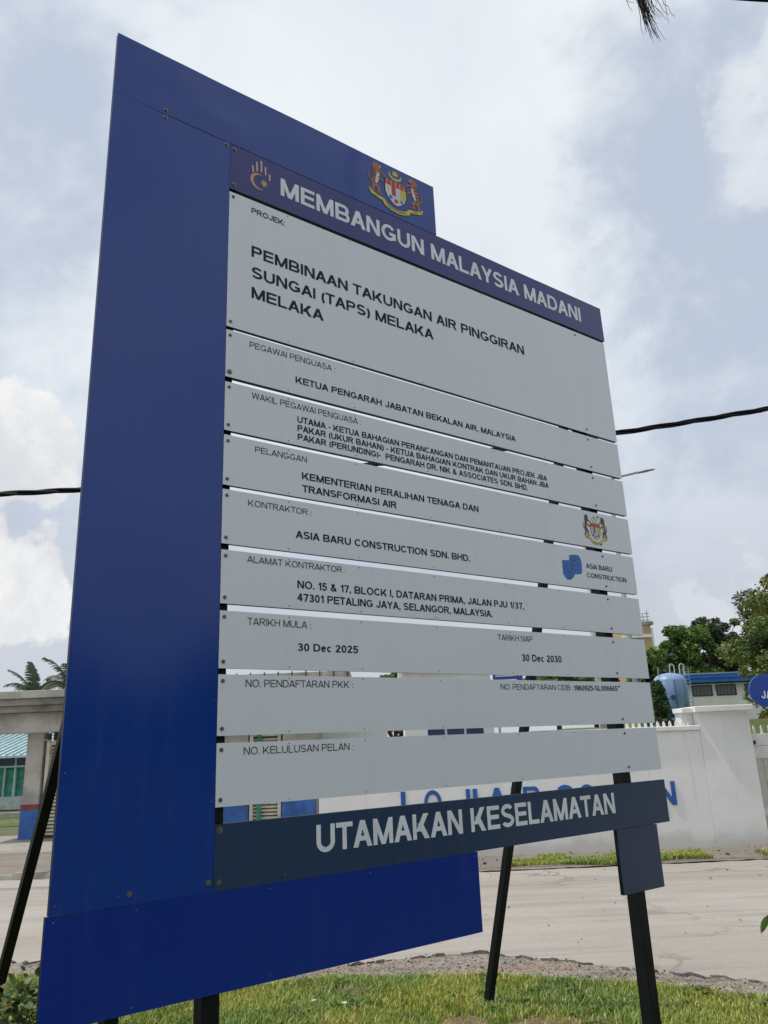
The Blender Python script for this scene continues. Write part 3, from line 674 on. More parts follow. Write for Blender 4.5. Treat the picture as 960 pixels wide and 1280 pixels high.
grass_line = [(-5, 7.75), (-3.3, 7.05), (-1.6, 6.62), (-1.1, 6.50), (-.5, 6.62), (-.14, 6.50), (.5, 6.50), (1.14, 6.34), (1.9, 6.02), (2.4, 5.78), (4.2, 4.9), (8, 3.1)]
sheet('road_edge', wobble(near_edge[2:-1], .05, .08) + list(reversed([(x, y-.25) for x, y in grass_line])), -0.006, M['rubble'])
sheet('verge', [(-40, -30), (-40, 26), (-12, 10.6), (-6, 8.2)] + wobble(grass_line, .06, .08) + [(40, -9), (40, -30)], 0.0, M['soil_grass'])
sheet('far_verge', wobble([(-1.3, 11.55), (1.1, 11.27), (3.5, 11.31), (6, 11.38), (12, 11.63), (40, 11.93)], .03) + [(40, 13.4), (-1.3, 13.4)], -0.006, M['pavement'])
sheet('pavement', wobble([(-40, 24.2), (-15, 13.3), (-9, 12.5), (-5.2, 12.3), (-2, 11.65), (-1.3, 11.56)], .05, .15) + [(-1.3, 15.1), (-9, 15.1), (-40, 27)], 0.02, M['pavement'])
# broken kerb lip between road and pavement on the left
mb = MB(); kp = wobble([(-15, 13.22), (-9, 12.44), (-5.2, 12.24), (-2, 11.62)], .02, .25)
for (xa, ya), (xb, yb) in zip(kp[:-1], kp[1:]):
    h = rg.uniform(.035, .085)
    mb.quad_ring([(xa, ya, -.02), (xb, yb, -.02), (xb, yb+.16, -.02), (xa, ya+.16, -.02), (xa, ya+.02, h), (xb, yb+.02, h), (xb, yb+.16, h-.01), (xa, ya+.16, h-.01)], [(0,1,5,4), (1,2,6,5), (2,3,7,6), (3,0,4,7), (4,5,6,7)])
mb.build('kerb', M['concrete_dk'])['kind'] = 'structure'
o = MB().box(-12, -1.3, 15.1, 18.4, -.02, .035).build('forecourt', M['apron'], bevel=.01); o['kind'] = 'structure'

mb = MB(); kp = wobble(near_edge[2:-2], .045, .07)
for (xa, ya), (xb, yb) in zip(kp[:-1], kp[1:]):
    if rg.random() < .22: continue
    h = rg.uniform(.004, .020); w_ = rg.uniform(.02, .075)
    mb.quad_ring([(xa, ya-w_*.6, -.012), (xb, yb-w_*.6, -.012), (xb, yb+w_, -.010), (xa, ya+w_, -.010), (xa+.01, ya-w_*.3, h-.008), (xb-.01, yb-w_*.3, h-.008), (xb-.01, yb+w_*.3, h-.012), (xa+.01, ya+w_*.3, h-.012)], [(0,1,5,4), (1,2,6,5), (2,3,7,6), (3,0,4,7), (4,5,6,7)])
o = mb.build('asphalt_lip', M['stone_dk']); o['kind'] = 'structure'

def in_verge(x, y):
    gl = grass_line; return y < np.interp(x, [p[0] for p in gl], [p[1] for p in gl])
def grass(name, n, xr, yr, mats, h, test, seed, z0=0.0, wid=.0040, clump=0.62, weights=(.56, .10, .34)):
    r = np.random.default_rng(seed)
    x = r.uniform(*xr, n*2); y = r.uniform(*yr, n*2)
    k = test(x, y)
    dens = 0.5+0.5*np.sin(x*3.1+np.sin(y*2.3)*1.7)*np.sin(y*4.3+np.sin(x*1.9))
    bare = ((x-.98+.1*np.sin(y*19))**2/.17 + (y-5.42+.05*np.sin(x*13))**2/.022 < 1) | ((x-.38)**2/.025+(y-5.52)**2/.014 < 1) | ((x+.35)**2/.03+(y-6.25)**2/.02 < 1)
    k &= (r.random(n*2) < (1-clump)+clump*dens) & ~(bare & (r.random(n*2) < .74))
    x, y = x[k][:n], y[k][:n]; n = len(x)
    a = r.uniform(0, 2*np.pi, n); L = h*r.uniform(.45, 1.25, n)*(0.7+.5*dens[k][:n]); lean = r.uniform(.1, 1.0, n)*L
    dx, dy = np.cos(a), np.sin(a); px_, py_ = -dy, dx
    w = wid*r.uniform(.7, 1.5, n)
    V = np.zeros((n, 5, 3), np.float32)
    z = np.full(n, z0)
    def put(i, s, t, q): V[:, i, 0] = x+dx*lean*t+px_*w*q; V[:, i, 1] = y+dy*lean*t+py_*w*q; V[:, i, 2] = z+L*s
    put(0, -.1, 0, -1); put(1, -.1, 0, 1); put(2, .6, .35, .75); put(3, .6, .35, -.75); put(4, .92, 1.0, 0)
    base = (np.arange(n)*5)[:, None]
    F1 = base+np.array([[0, 1, 2]]); F2 = base+np.array([[0, 2, 3]]); F3 = base+np.array([[3, 2, 4]])
    Fc = np.concatenate([F1[:, None], F2[:, None], F3[:, None]], 1).reshape(-1, 3)
    mi = np.repeat(r.choice(len(mats), n, p=weights), 3)
    o = from_arrays(name, V.reshape(-1, 3), Fc, mats, mi); return o
GM = [M['grassA'], M['grassY'], M['grassD']]
o = grass('grass', 120000, (-3.2, 4.2), (4.7, 7.6), GM, .048, lambda x, y: in_verge(x, y), 3)
setp(o, 'thick sunlit grass growing on the near verge around the sign legs', 'grass', kind='stuff')
o = grass('grass', 16000, (-4.5, 5.0), (1.2, 4.8), GM, .06, lambda x, y: in_verge(x, y), 4, wid=.007)
setp(o, 'thin grass in the shade under the signboard', 'grass', kind='stuff')
o = grass('grass', 14000, (1.55, 4.35), (11.34, 12.25), GM, .05, lambda x, y: (y < 12.2-.1*np.sin(x*5)) & (y > 11.42+.12*np.sin(x*3.7)+np.abs(x-2.95)**3*.06) & ((y < 11.95) | (np.sin(x*6.3) > .3)), 5, wid=.008)
setp(o, 'low grass strip at the foot of the white wall', 'grass', kind='stuff')
o = grass('grass', 4000, (5.1, 7.5), (11.45, 11.95), GM, .06, lambda x, y: y > 11.5, 6, wid=.008, weights=(.3, .4, .3))
setp(o, 'patchy dry grass in front of the white gate', 'grass', kind='stuff')

def stones(name, n, sampler, sizes, mats, seed):
    r = random.Random(seed); mb = MB()
    for _ in range(n):
        x, y = sampler(r); s = r.uniform(*sizes)*(2.0 if r.random() < .06 else 1); mi = r.randrange(len(mats))
        a = r.uniform(0, 6.28); k = 5
        ring = [(x+s*math.cos(a+6.28*i/k)*r.uniform(.7, 1.2), y+s*math.sin(a+6.28*i/k)*r.uniform(.6, 1.1), -.012) for i in range(k)]
        ring2 = [((px_-x)*.62+x+r.uniform(-.1, .1)*s, (py_-y)*.62+y, -.006+s*r.uniform(.5, .9)) for px_, py_, _z in ring]
        mb.quad_ring(ring+ring2, [tuple(range(k, 2*k))]+[(i, (i+1) % k, k+(i+1) % k, k+i) for i in range(k)], mi)
    o = mb.build(name, mats, fix=False); return o
def edge_sampler(r):
    x = r.uniform(-3.2, 3.6)
    yg = np.interp(x, [p[0] for p in grass_line], [p[1] for p in grass_line]); yn = np.interp(x, [p[0] for p in near_edge], [p[1] for p in near_edge])
    return x, yg + (yn-yg)*min(1.25, max(-.3, r.betavariate(1.2, 2.0)*1.2))
o = stones('gravel', 2600, edge_sampler, (.003, .010), [M['stone'], M['stone'], M['stone_dk']], 8)
setp(o, 'loose stones and asphalt crumbs along the broken road edge', 'gravel', kind='stuff')
o = stones('gravel', 420, lambda r: (r.uniform(.3, 9), r.uniform(11.35, 12.7)), (.006, .022), [M['stone'], M['stone'], M['stone_dk']], 9)
setp(o, 'small stones scattered at the foot of the white wall', 'gravel', kind='stuff')
o = stones('gravel', 70, lambda r: (r.uniform(-4, 5), r.uniform(7.2, 11.2)), (.004, .012), [M['stone'], M['stone_dk']], 10)
setp(o, 'few pebbles lying loose on the road', 'gravel', kind='stuff')

def litter(x, y, s, label):
    r = random.Random(int(x*100)); n = 9
    ring = [(s*math.cos(6.28*i/n)*r.uniform(.5, 1.1), s*.7*math.sin(6.28*i/n)*r.uniform(.5, 1.1), r.uniform(0, .35)*s) for i in range(n)]
    vs = [(0, 0, s*.35)]+ring+[(a*.98, b*.98, c-.003) for a, b, c in ring]+[(0, 0, s*.35-.003)]
    fs = [(0, 1+i, 1+(i+1) % n) for i in range(n)]+[(2*n+1, n+1+(i+1) % n, n+1+i) for i in range(n)]+[(1+i, n+1+i, n+1+(i+1) % n, 1+(i+1) % n) for i in range(n)]
    o = from_arrays('litter', vs, fs, M['scrap'], loc=(x, y, .035)); setp(o, label, 'litter')
litter(-.62, 5.95, .022, 'crumpled white scrap in the grass, the smaller one nearer the leg')
litter(-.40, 5.86, .030, 'crumpled white scrap in the grass, the larger one on the right')

# ================================================================== WHITE BOUNDARY WALL AND GATE
WY = 12.66
wall = thing('boundary_wall', 'long white rendered wall with big blue letters across the road', 'wall', (0, WY, 0))
wl, wr, wt = -1.19, 4.86, 1.70
B('wall_body', M['wall_white'], wall, wl, wr, 0, .16, -.05, wt, bevel=.008)
B('coping', M['coping'], wall, wl-.03, wr, -.045, .205, wt+.001, wt+.075, bevel=.012)
def letters(s, xs, z0, cap, w):
    for ch, x in zip(s, xs):
        text_mesh('letter', ch, x, x+w*(.26 if ch == 'I' else .8 if ch == 'J' else 1), z0, cap, .20, M['letter_blue'], wall, lambda a, b: 0.0, .018)
letters('LOJIAIRSG', [.08, .44, .94, 1.20, 1.44, 1.80, 1.98, 2.50, 2.84], .61, .350, .27)
letters('N', [4.06], .61, .345, .28)
px0 = 3.55
src = None
for i in range(13):
    x = px0+i*.098
    if src is None:
        src = MB().prism([(-.02, 0), (.02, 0), (.02, .05), (0, .085), (-.02, .05)], -.012, .012, 'y').build('picket', M['gate_white'], wall); src.location = (x, .08, wt+.074)
    else: share(src, 'picket', wall, (x, .08, wt+.074))

pil = thing('gate_pillar', 'white square gate pillar with a flat cap at the end of the wall', 'pillar', (0, WY, 0))
B('pillar_body', M['wall_white'], pil, 4.862, 5.665, -.004, .45, -.05, 1.97, bevel=.003)
B('cap', M['coping'], pil, 4.79, 5.72, -.11, .52, 1.971, 2.06, bevel=.01)
B('low_cap', M['coping'], pil, 4.62, 4.79, -.02, .42, 1.971, 2.045, bevel=.008)
B('side_pier', M['wall_white'], pil, 4.66, 4.86, .21, .45, 1.2, 1.97, bevel=.006)

gate = thing('sliding_gate', 'white boarded driveway gate with short pickets along its top rail', 'gate', (0, 13.15, 0))
gx0, gx1 = 5.69, 9.6
B('frame', M['gate_white'], gate, gx0, gx1, -.03, .03, 1.42, 1.60, bevel=.004)
B('frame', M['gate_white'], gate, gx0, gx1, -.03, .03, 1.22, 1.41, bevel=.004)['label'] = 'lower top rail of the gate'
B('frame', M['gate_white'], gate, gx0, gx1, -.03, .03, .36, .46, bevel=.004)['label'] = 'middle rail of the gate'
B('frame', M['gate_white'], gate, gx0, gx1, -.03, .03, .04, .12, bevel=.004)['label'] = 'bottom rail of the gate'
for x in (gx0, gx1-.06): B('stile', M['gate_white'], gate, x, x+.06, -.033, .033, .02, 1.62)
srcb = srcp = srcl = None
nb = int((gx1-gx0-.12)/.125)
for i in range(nb):
    x = gx0+.06+.125*i+.06
    if srcb is None:
        srcb = MB().box(-.056, .056, -.012, .012, .46, 1.215).build('board', M['gate_board'], gate, bevel=.003); srcb.location = (x, 0, 0)
        srcp = MB().prism([(-.016, 1.60), (.016, 1.60), (.016, 1.70), (0, 1.735), (-.016, 1.70)], -.012, .012).build('picket', M['gate_white'], gate); srcp.location = (x, 0, 0)
        srcl = MB().box(-.016, .016, -.012, .012, .12, .36).build('bar', M['gate_white'], gate); srcl.location = (x, 0, 0)
    else:
        share(srcb, 'board', gate, (x, 0, 0)); share(srcp, 'picket', gate, (x, 0, 0)); share(srcl, 'bar', gate, (x, 0, 0))
MB().box(5.72, 5.83, -.06, -.031, 1.44, 1.50).box(5.88, 5.91, -.05, -.031, 1.44, 1.50).build('latch', M['dark'], gate)

# ================================================================== ROUND-ENDED STREET SIGN
ss = thing('street_sign', 'blue round ended street name sign starting with white JALAN', 'sign', (0, 11.9, 0))
zb, zt, xl, xr = 1.99, 2.47, 5.40, 7.0; rr = (zt-zb)/2; zc = (zb+zt)/2
ol = [(xl+rr-rr*math.sin(R(a)), zc+rr*math.cos(R(a))) for a in range(0, 181, 12)] + [(xr-rr+rr*math.sin(R(a)), zc-rr*math.cos(R(a))) for a in range(0, 181, 12)]
MB().prism(ol, -.02, .02).build('sign_plate', M['sign_blue'], ss, bevel=.004)
text_mesh('lettering', 'JALAN', 5.56, 6.0, 2.115, .11, .2, M['print_white'], ss, lambda a, b: -.0215)
for x in (6.16, 6.82): MB().tube([(x, .05, -.2), (x, .05, 2.42)], .028, 10).build('post', M['steel'], ss, smooth=True)

# ================================================================== LEFT CONCRETE GUARD BUILDING
gb = thing('gatehouse', 'weathered grey concrete gatehouse with shutters and blue based columns', 'building', (0, 17.4, 0))
def column(x0, x1, lab=None):
    o = B('column', M['concrete'], gb, x0, x1, 0, .42, .03, 2.20, bevel=.012)
    MB().box(x0-.012, x1+.012, -.012, .432, .033, .63).build('painted_base', M['col_blue'], o, bevel=.006)
    MB().box(x0-.014, x1+.014, -.014, .434, .632, .73).build('painted_band', M['col_red'], o, bevel=.004)
column(-8.02, -7.66); column(-3.86, -3.17); column(-2.42, -1.75)
B('beam', M['concrete'], gb, -8.60, -1.60, -.42, .02, 2.205, 2.62, bevel=.012)
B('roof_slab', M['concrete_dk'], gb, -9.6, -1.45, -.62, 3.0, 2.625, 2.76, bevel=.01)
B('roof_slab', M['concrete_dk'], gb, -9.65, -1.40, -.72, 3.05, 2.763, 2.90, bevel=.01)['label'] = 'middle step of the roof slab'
B('roof_slab', M['concrete'], gb, -9.75, -1.35, -.80, 3.1, 2.903, 3.06, bevel=.01)['label'] = 'top step of the roof slab'
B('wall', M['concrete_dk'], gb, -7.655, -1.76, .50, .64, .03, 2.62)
B('side_wall', M['concrete'], gb, -1.98, -1.80, .64, 2.8, .03, 2.62)
def shutter(x0, x1, z0=.10, z1=2.02):
    fr = MB(); fr.box(x0, x0+.07, .04, .20, .04, z1); fr.box(x1-.07, x1, .04, .20, .04, z1); fr.box(x0+.07, x1-.07, .08, .20, z1-.08, z1)
    s = fr.build('shutter_frame', M['shutter'], gb)
    B('backing', M['shutter_gap'], s, x0+.07, x1-.07, .17, .19, .04, z1-.08)
    mb = MB(); z = z0
    while z < z1-.12:
        mb.quad_ring([(x0+.07, .115, z), (x1-.07, .115, z), (x1-.07, .165, z+.045), (x0+.07, .165, z+.045), (x0+.07, .125, z-.004), (x1-.07, .125, z-.004), (x1-.07, .169, z+.036), (x0+.07, .169, z+.036)],
                     [(0,1,2,3), (7,6,5,4), (0,4,5,1)]); z += .073
    mb.build('slats', M['shutter'], s, fix=False)['kind'] = 'stuff'
shutter(-7.60, -5.80); shutter(-5.76, -3.90); shutter(-3.14, -2.46)
B('grille_post', M['green_paint'], gb, -2.98, -2.90, .04, .075, .04, 2.0)
pw = MB(); pw.tube([(-7.62, -.05, 2.05), (-6.9, -.04, 1.96), (-6.2, -.03, 2.10), (-5.4, -.02, 2.14)], .008, 5); pw.build('wire', M['coping'], gb)
# metal roof standing behind the slab
mr = MB(); mr.quad_ring([(-5.2, 1.7, 3.10), (-1.0, 1.7, 3.10), (-1.0, 1.75, 3.44), (-5.2, 1.75, 3.44), (-5.2, 4.8, 3.10), (-1.0, 4.8, 3.10)], [(0,1,2,3), (3,2,5,4), (0,3,4), (1,5,2), (0,4,5,1)])
rf = mr.build('metal_roof', M['concrete_dk'], gb)
sm = MB()
for i in range(13): sm.box(-5.15+i*.34, -5.12+i*.34, 1.66, 1.69, 3.10, 3.47)
sm.build('seams', M['dark'], rf)['kind'] = 'stuff'

# teal roofed house further left
th = thing('teal_house', 'small house with a pale teal metal roof and green glazed front', 'house', (0, 28, 0))
mb = MB(); mb.quad_ring([(-22, -.5, 1.80), (-11.5, -.5, 1.78), (-11.8, 5, 3.0), (-22, 5, 3.0), (-22, -.5, 1.72), (-11.5, -.5, 1.70), (-11.8, 5, 2.92), (-22, 5, 2.92)],
             [(0,1,2,3), (7,6,5,4), (0,4,5,1), (1,5,6,2), (2,6,7,3), (3,7,4,0)])
rf = mb.build('roof', M['teal_roof'], th)
mb = MB()
for i in range(42):
    x = -21.9+i*.25; mb.quad_ring([(x, -.51, 1.80), (x+.05, -.51, 1.80), (x+.05, 4.9, 2.99), (x, 4.9, 2.99), (x, -.51, 1.84), (x+.05, -.51, 1.84), (x+.05, 4.9, 3.03), (x, 4.9, 3.03)], [(4,5,6,7), (0,1,5,4), (1,2,6,5), (3,0,4,7)])
mb.build('seams', M['teal_roof'], rf)['kind'] = 'stuff'
B('wall', M['teal_wall'], th, -21.6, -11.9, 0, .2, 0, .42)
B('wall', M['green_paint'], th, -21.6, -11.9, .12, .2, .421, 1.71)['label'] = 'green glazed upper wall'
for i in range(13):
    x = -21.4+i*.74
    fr = MB().box(x, x+.06, -.02, .1, .425, 1.70).box(x+.06, x+.74, -.01, .1, 1.38, 1.44).box(x+.38, x+.42, 0, .09, .425, 1.38)
    w_ = fr.build('window_frame', M['teal_roof'], th); B('pane', M['glass_blue'], w_, x+.06, x+.74, .02, .05, 1.445, 1.69)
o = MB().prism([(-25, .0), (-10, .0), (-10, .12), (-25, .12)], 24.5, 24.7, 'y').build('kerb', M['concrete']); o['kind'] = 'structure'
sheet('house_lawn', [(-40, 21.5), (-9.8, 21.5), (-9.8, 24.4), (-40, 24.4)], -.02, M['lawn'])

# ================================================================== FOLIAGE
def leaf_cloud(name, centres, radii, n, size, mats, weights, seed, parent=None, spread=1.0, flat=.75):
    """n small folded leaves scattered around many clump centres"""
    r = np.random.default_rng(seed)
    centres = np.asarray(centres, float); radii = np.asarray(radii, float)
    k = r.integers(0, len(centres), n)
    d = r.normal(size=(n, 3)); d /= np.linalg.norm(d, axis=1)[:, None]
    rad = r.uniform(.25, 1.0, n)**.55
    P = centres[k]+d*rad[:, None]*radii[k][:, None]*np.array([1, 1, flat])*spread
    s = size*r.uniform(.6, 1.35, n)
    a = r.normal(size=(n, 3)); a[:, 2] *= .55; a /= np.linalg.norm(a, axis=1)[:, None]
    b = np.cross(a, d+r.normal(scale=.6, size=(n, 3))); b /= (np.linalg.norm(b, axis=1)[:, None]+1e-6)
    c = np.cross(a, b)
    V = np.empty((n, 4, 3), np.float32)
    V[:, 0] = P-a*s[:, None]; V[:, 1] = P+b*(s*.5)[:, None]+c*(s*.18)[:, None]; V[:, 2] = P+a*s[:, None]; V[:, 3] = P-b*(s*.5)[:, None]+c*(s*.18)[:, None]
    i = (np.arange(n)*4)[:, None]
    Fc = np.concatenate([(i+np.array([[0, 1, 2]]))[:, None], (i+np.array([[0, 2, 3]]))[:, None]], 1).reshape(-1, 3)
    kind = r.choice(len(mats), len(centres), p=weights)[k]
    swap = r.random(n) < .35; kind[swap] = r.choice(len(mats), swap.sum(), p=weights)
    return from_arrays(name, V.reshape(-1, 3), Fc, mats, np.repeat(kind, 2), parent)
def tree(label, cat, x, y, z, h, rx, ry, rz_, n, size, mats, weights, seed, group=None, nclump=40, crad=.34, trunk=.16, name='leafy_tree'):
    r = random.Random(seed); t = thing(name, label, cat, (x, y, z), r.uniform(0, 6), group)
    cz = h-rz_
    mb = MB(); pts = [(0, 0, -.3)]; 
    for i in range(1, 5): pts.append((r.uniform(-.12, .12)*i*.4, r.uniform(-.12, .12)*i*.4, cz*i/4))
    mb.tube(pts, [trunk*(1-.14*i) for i in range(5)], 8)
    cs, rs, tips = [], [], []
    for i in range(nclump):
        th_ = r.uniform(0, 6.283); ph = r.uniform(-.75, 1.0); q = math.sqrt(max(0, 1-ph*ph)); k = r.uniform(.45, 1.0)
        k *= 1+.16*math.sin(th_*3+seed)
        c = (rx*q*math.cos(th_)*k, ry*q*math.sin(th_)*k, cz+rz_*ph*k*.95); cs.append(c); rs.append(rx*crad*r.uniform(.55, 1.2))
    for c in cs[::3]:
        m_ = (c[0]*.45, c[1]*.45, max(cz*.55, c[2]*.72)); s0 = (0, 0, min(cz*.8, c[2]*.6))
        mb.tube([s0, m_, c], [trunk*.45, trunk*.28, trunk*.08], 5)
    mb.build('trunk', M['bark'], t, smooth=True)
    leaf_cloud('crown', cs, rs, n, size, mats, weights, seed, t)
    return t
LM = [M['leafA'], M['leafB'], M['leafC']]
# raised lawn behind the wall
nx, ny = 60, 50
gx = np.linspace(2, 75, nx); gy = np.linspace(17, 90, ny); X, Y = np.meshgrid(gx, gy)
sm_ = lambda t: np.clip(t, 0, 1)**2*(3-2*np.clip(t, 0, 1))
Zt = 2.0*sm_((Y-17.5)/9)*sm_((X-4)/4)*(1-sm_((X-60)/14))*(1-sm_((Y-75)/14)) + .08*np.sin(X*.9)*np.sin(Y*.7)*sm_((Y-20)/5)*sm_((X-5)/4) - .05
Vt = np.stack([X, Y, Zt], -1).reshape(-1, 3)
Ft = np.array([(j*nx+i, j*nx+i+1, (j+1)*nx+i+1, (j+1)*nx+i) for j in range(ny-1) for i in range(nx-1)])
o = from_arrays('grass_bank', Vt, Ft, M['lawn'], smooth=True); o['kind'] = 'structure'

TG = 'trees beyond the white wall'
tree('bright green bushy tree between the tan tower and the grey green tree', 'tree', 16.9, 45, 1.9, 6.0, 1.55, 1.5, 2.7, 15000, .13, LM, (.65, .25, .10), 11, TG, 60)
tree('grey green open crowned tree behind the blue roofed building', 'tree', 19.7, 47, 1.9, 6.7, 2.0, 1.5, 2.9, 15000, .12, [M['leafG'], M['leafC'], M['leafB']], (.6, .3, .1), 12, TG, 110, .24)
tree('pale green tree just left of the grey green one, lower', 'tree', 18.3, 50, 1.9, 5.6, 1.8, 1.5, 2.5, 7000, .14, LM, (.3, .4, .3), 17, TG, 40)
tree('tall dense olive green tree above the blue street sign', 'tree', 13.4, 24.5, 1.9, 5.1, 2.85, 2.3, 2.75, 62000, .066, [M['leafY'], M['leafB'], M['leafC']], (.45, .35, .20), 13, TG, 170, .20, .14)
for i, (x, y, h, rx_) in enumerate([(9.2, 44, 4.6, 1.9), (11.8, 46, 5.0, 2.0), (14.2, 44, 4.4, 1.7)]):
    tree(['dark green tree right of the blue notice board, seen through the plank gap', 'dark green tree seen through the plank gap, middle of three', 'dark green tree seen through the plank gap beside the tan tower'][i], 'tree', x, y, 1.9, h, rx_, 1.6, 2.1, 6000, .15, LM, (.3, .35, .35), 30+i, TG, 34)
for i, x in enumerate((-2.4, .2)):
    tree(['rounded green tree behind the small white hut, left of two', 'rounded green tree behind the small white hut, right of two'][i], 'tree', x, 42, 0, 5.6+.3*i, 1.7, 1.5, 2.3, 6000, .15, LM, (.4, .4, .2), 40+i, TG, 34)
cs = thing('conifer_shrub', 'dark green pointed conifer shrub beside the blue tank', 'shrub', (8.62, 25.5, 1.80))
r = random.Random(3); cc = [(r.uniform(-1, 1)*.38*(1-z/1.55), r.uniform(-1, 1)*.38*(1-z/1.55), z) for z in [r.uniform(.1, 1.4) for _ in range(50)]]
MB().tube([(0, 0, -.2), (0, 0, 1.1)], [.05, .02], 6).build('trunk', M['bark'], cs)
leaf_cloud('foliage', cc, [.17]*50, 9000, .045, [M['leafC'], M['leafB']], (.7, .3), 4, cs)
# hedge plants just inside the wall, tips showing over the coping
for i, (x, y) in enumerate([(3.2, 14.3), (3.9, 14.4), (4.5, 14.3)]):
    t = thing('hedge_shrub', ['leafy shrub behind the white wall, nearest the white car', 'leafy shrub behind the white wall, middle of three', 'leafy shrub behind the white wall, nearest the gate pillar'][i], 'shrub', (x, y, 0), 0, 'shrubs behind the white wall')
    r = random.Random(60+i); cc = [(r.uniform(-.35, .35), r.uniform(-.25, .25), r.uniform(.9, 1.68)) for _ in range(24)]
    MB().tube([(0, 0, -.1), (.03, 0, 1.3)], [.03, .015], 6).build('stem', M['bark'], t)
    leaf_cloud('foliage', cc, [.16]*24, 1800, .045, LM, (.4, .4, .2), 70+i, t)

def palm_tree(x, y, h, seed, label, n=13, L=1.65):
    r = random.Random(seed); t = thing('palm_tree', label, 'palm tree', (x, y, 0), r.uniform(0, 6), 'palms behind the gatehouse')
    MB().tube([(0, 0, -.2), (.06, 0, h*.5), (0, .05, h)], [.2, .15, .14], 8).build('trunk', M['bark'], t, smooth=True)
    for k in range(n):
        az = 6.283*k/n+r.uniform(-.2, .2); el = r.uniform(.35, 1.4); mb = MB()
        p = Vector((0, 0, h)); d = Vector((math.cos(az)*math.cos(el), math.sin(az)*math.cos(el), math.sin(el))); pts = [p.copy()]; S = 12
        for i in range(S):
            p = p+d*(L/S); d = (d+Vector((0, 0, -.10-.02*i*(1.3-el)))).normalized(); pts.append(p.copy())
        mb.tube(pts, [.025*(1-i/(S+1)) for i in range(S+1)], 4)
        side = Vector((-math.sin(az), math.cos(az), 0))
        for i in range(1, S+1):
            for q in (0, .33, .66):
                if i == S and q: continue
                a = pts[i]+(pts[min(i+1, S)]-pts[i])*q; tt = (pts[i]-pts[i-1]).normalized(); ll = .33*math.sin(math.pi*(.12+.80*i/S))+.06
                for sgn in (-1, 1):
                    dr = (side*sgn*.75+tt*.65+Vector((0, 0, -.35+r.uniform(-.15, .15)))).normalized()
                    e = a+dr*ll; w = tt*.022; m_ = a+dr*ll*.5+Vector((0, 0, .02))
                    mb.quad_ring([a-w, a+w, m_+w*1.2, m_-w*1.2, e+Vector((0, 0, -.05))], [(0,1,2,3), (3,2,4)])
        mb.build('frond', M['palm'], t, fix=False)
palm_tree(-14.6, 32, 3.95, 1, 'palm whose upright fronds rise over the middle of the grey roof')
palm_tree(-12.75, 31, 4.25, 2, 'fuller palm over the grey roof, close to the blue panel edge')
palm_tree(-16.9, 34, 2.9, 3, 'low palm whose crown just shows at the far left roof edge')

for bx, by, ax, ay in ((.98, 5.42, .40, .13), (.38, 5.52, .15, .10), (-.35, 6.25, .14, .10)):
    sheet('bare_soil', [(bx+ax*math.cos(k*.42)*rg.uniform(.8, 1.15), by+ay*math.sin(k*.42)*rg.uniform(.75, 1.2)) for k in range(15)], .006, M['soil'])
wr_ = random.Random(12); wc = []
while len(wc) < 110:
    x, y = wr_.uniform(-3, 3.6), wr_.uniform(4.9, 7.3)
    if in_verge(x, y+.05): wc.append((x, y, .028))
o = leaf_cloud('weeds', wc, [wr_.uniform(.03, .075) for _ in wc], 5200, .013, [M['leafA'], M['leafY'], M['leafR']], (.72, .23, .05), 77, None, 1.0, .32)
setp(o, 'small broad leaved weeds mixed into the grass of the near verge', 'weeds', kind='stuff')
# unseen trees added out of frame to darken reflections in the glossy lower panels
for i, (x, y, h, rx_) in enumerate([(13.5, 1.0, 4.6, 2.6), (15.0, -4.5, 5.0, 2.9), (13.0, -9.5, 4.8, 2.8), (9.0, -13.0, 5.0, 2.8), (21.0, -1.0, 5.5, 3.0), (19, 5.8, 4.8, 2.6)]):
    tree(['added unseen tree right of the signboard, nearest the road', 'added unseen tree right of the signboard, second along the verge', 'added unseen tree behind the viewer, third along the verge', 'added unseen tree behind the viewer, last along the verge', 'taller added unseen tree standing behind the first one', 'added unseen tree at the bend of the road'][i], 'tree', x, y, 0, h, rx_, 2.6, 2.2, 5000, .16, LM, (.2, .4, .4), 80+i, 'unseen trees added to darken the panel reflections', 34)
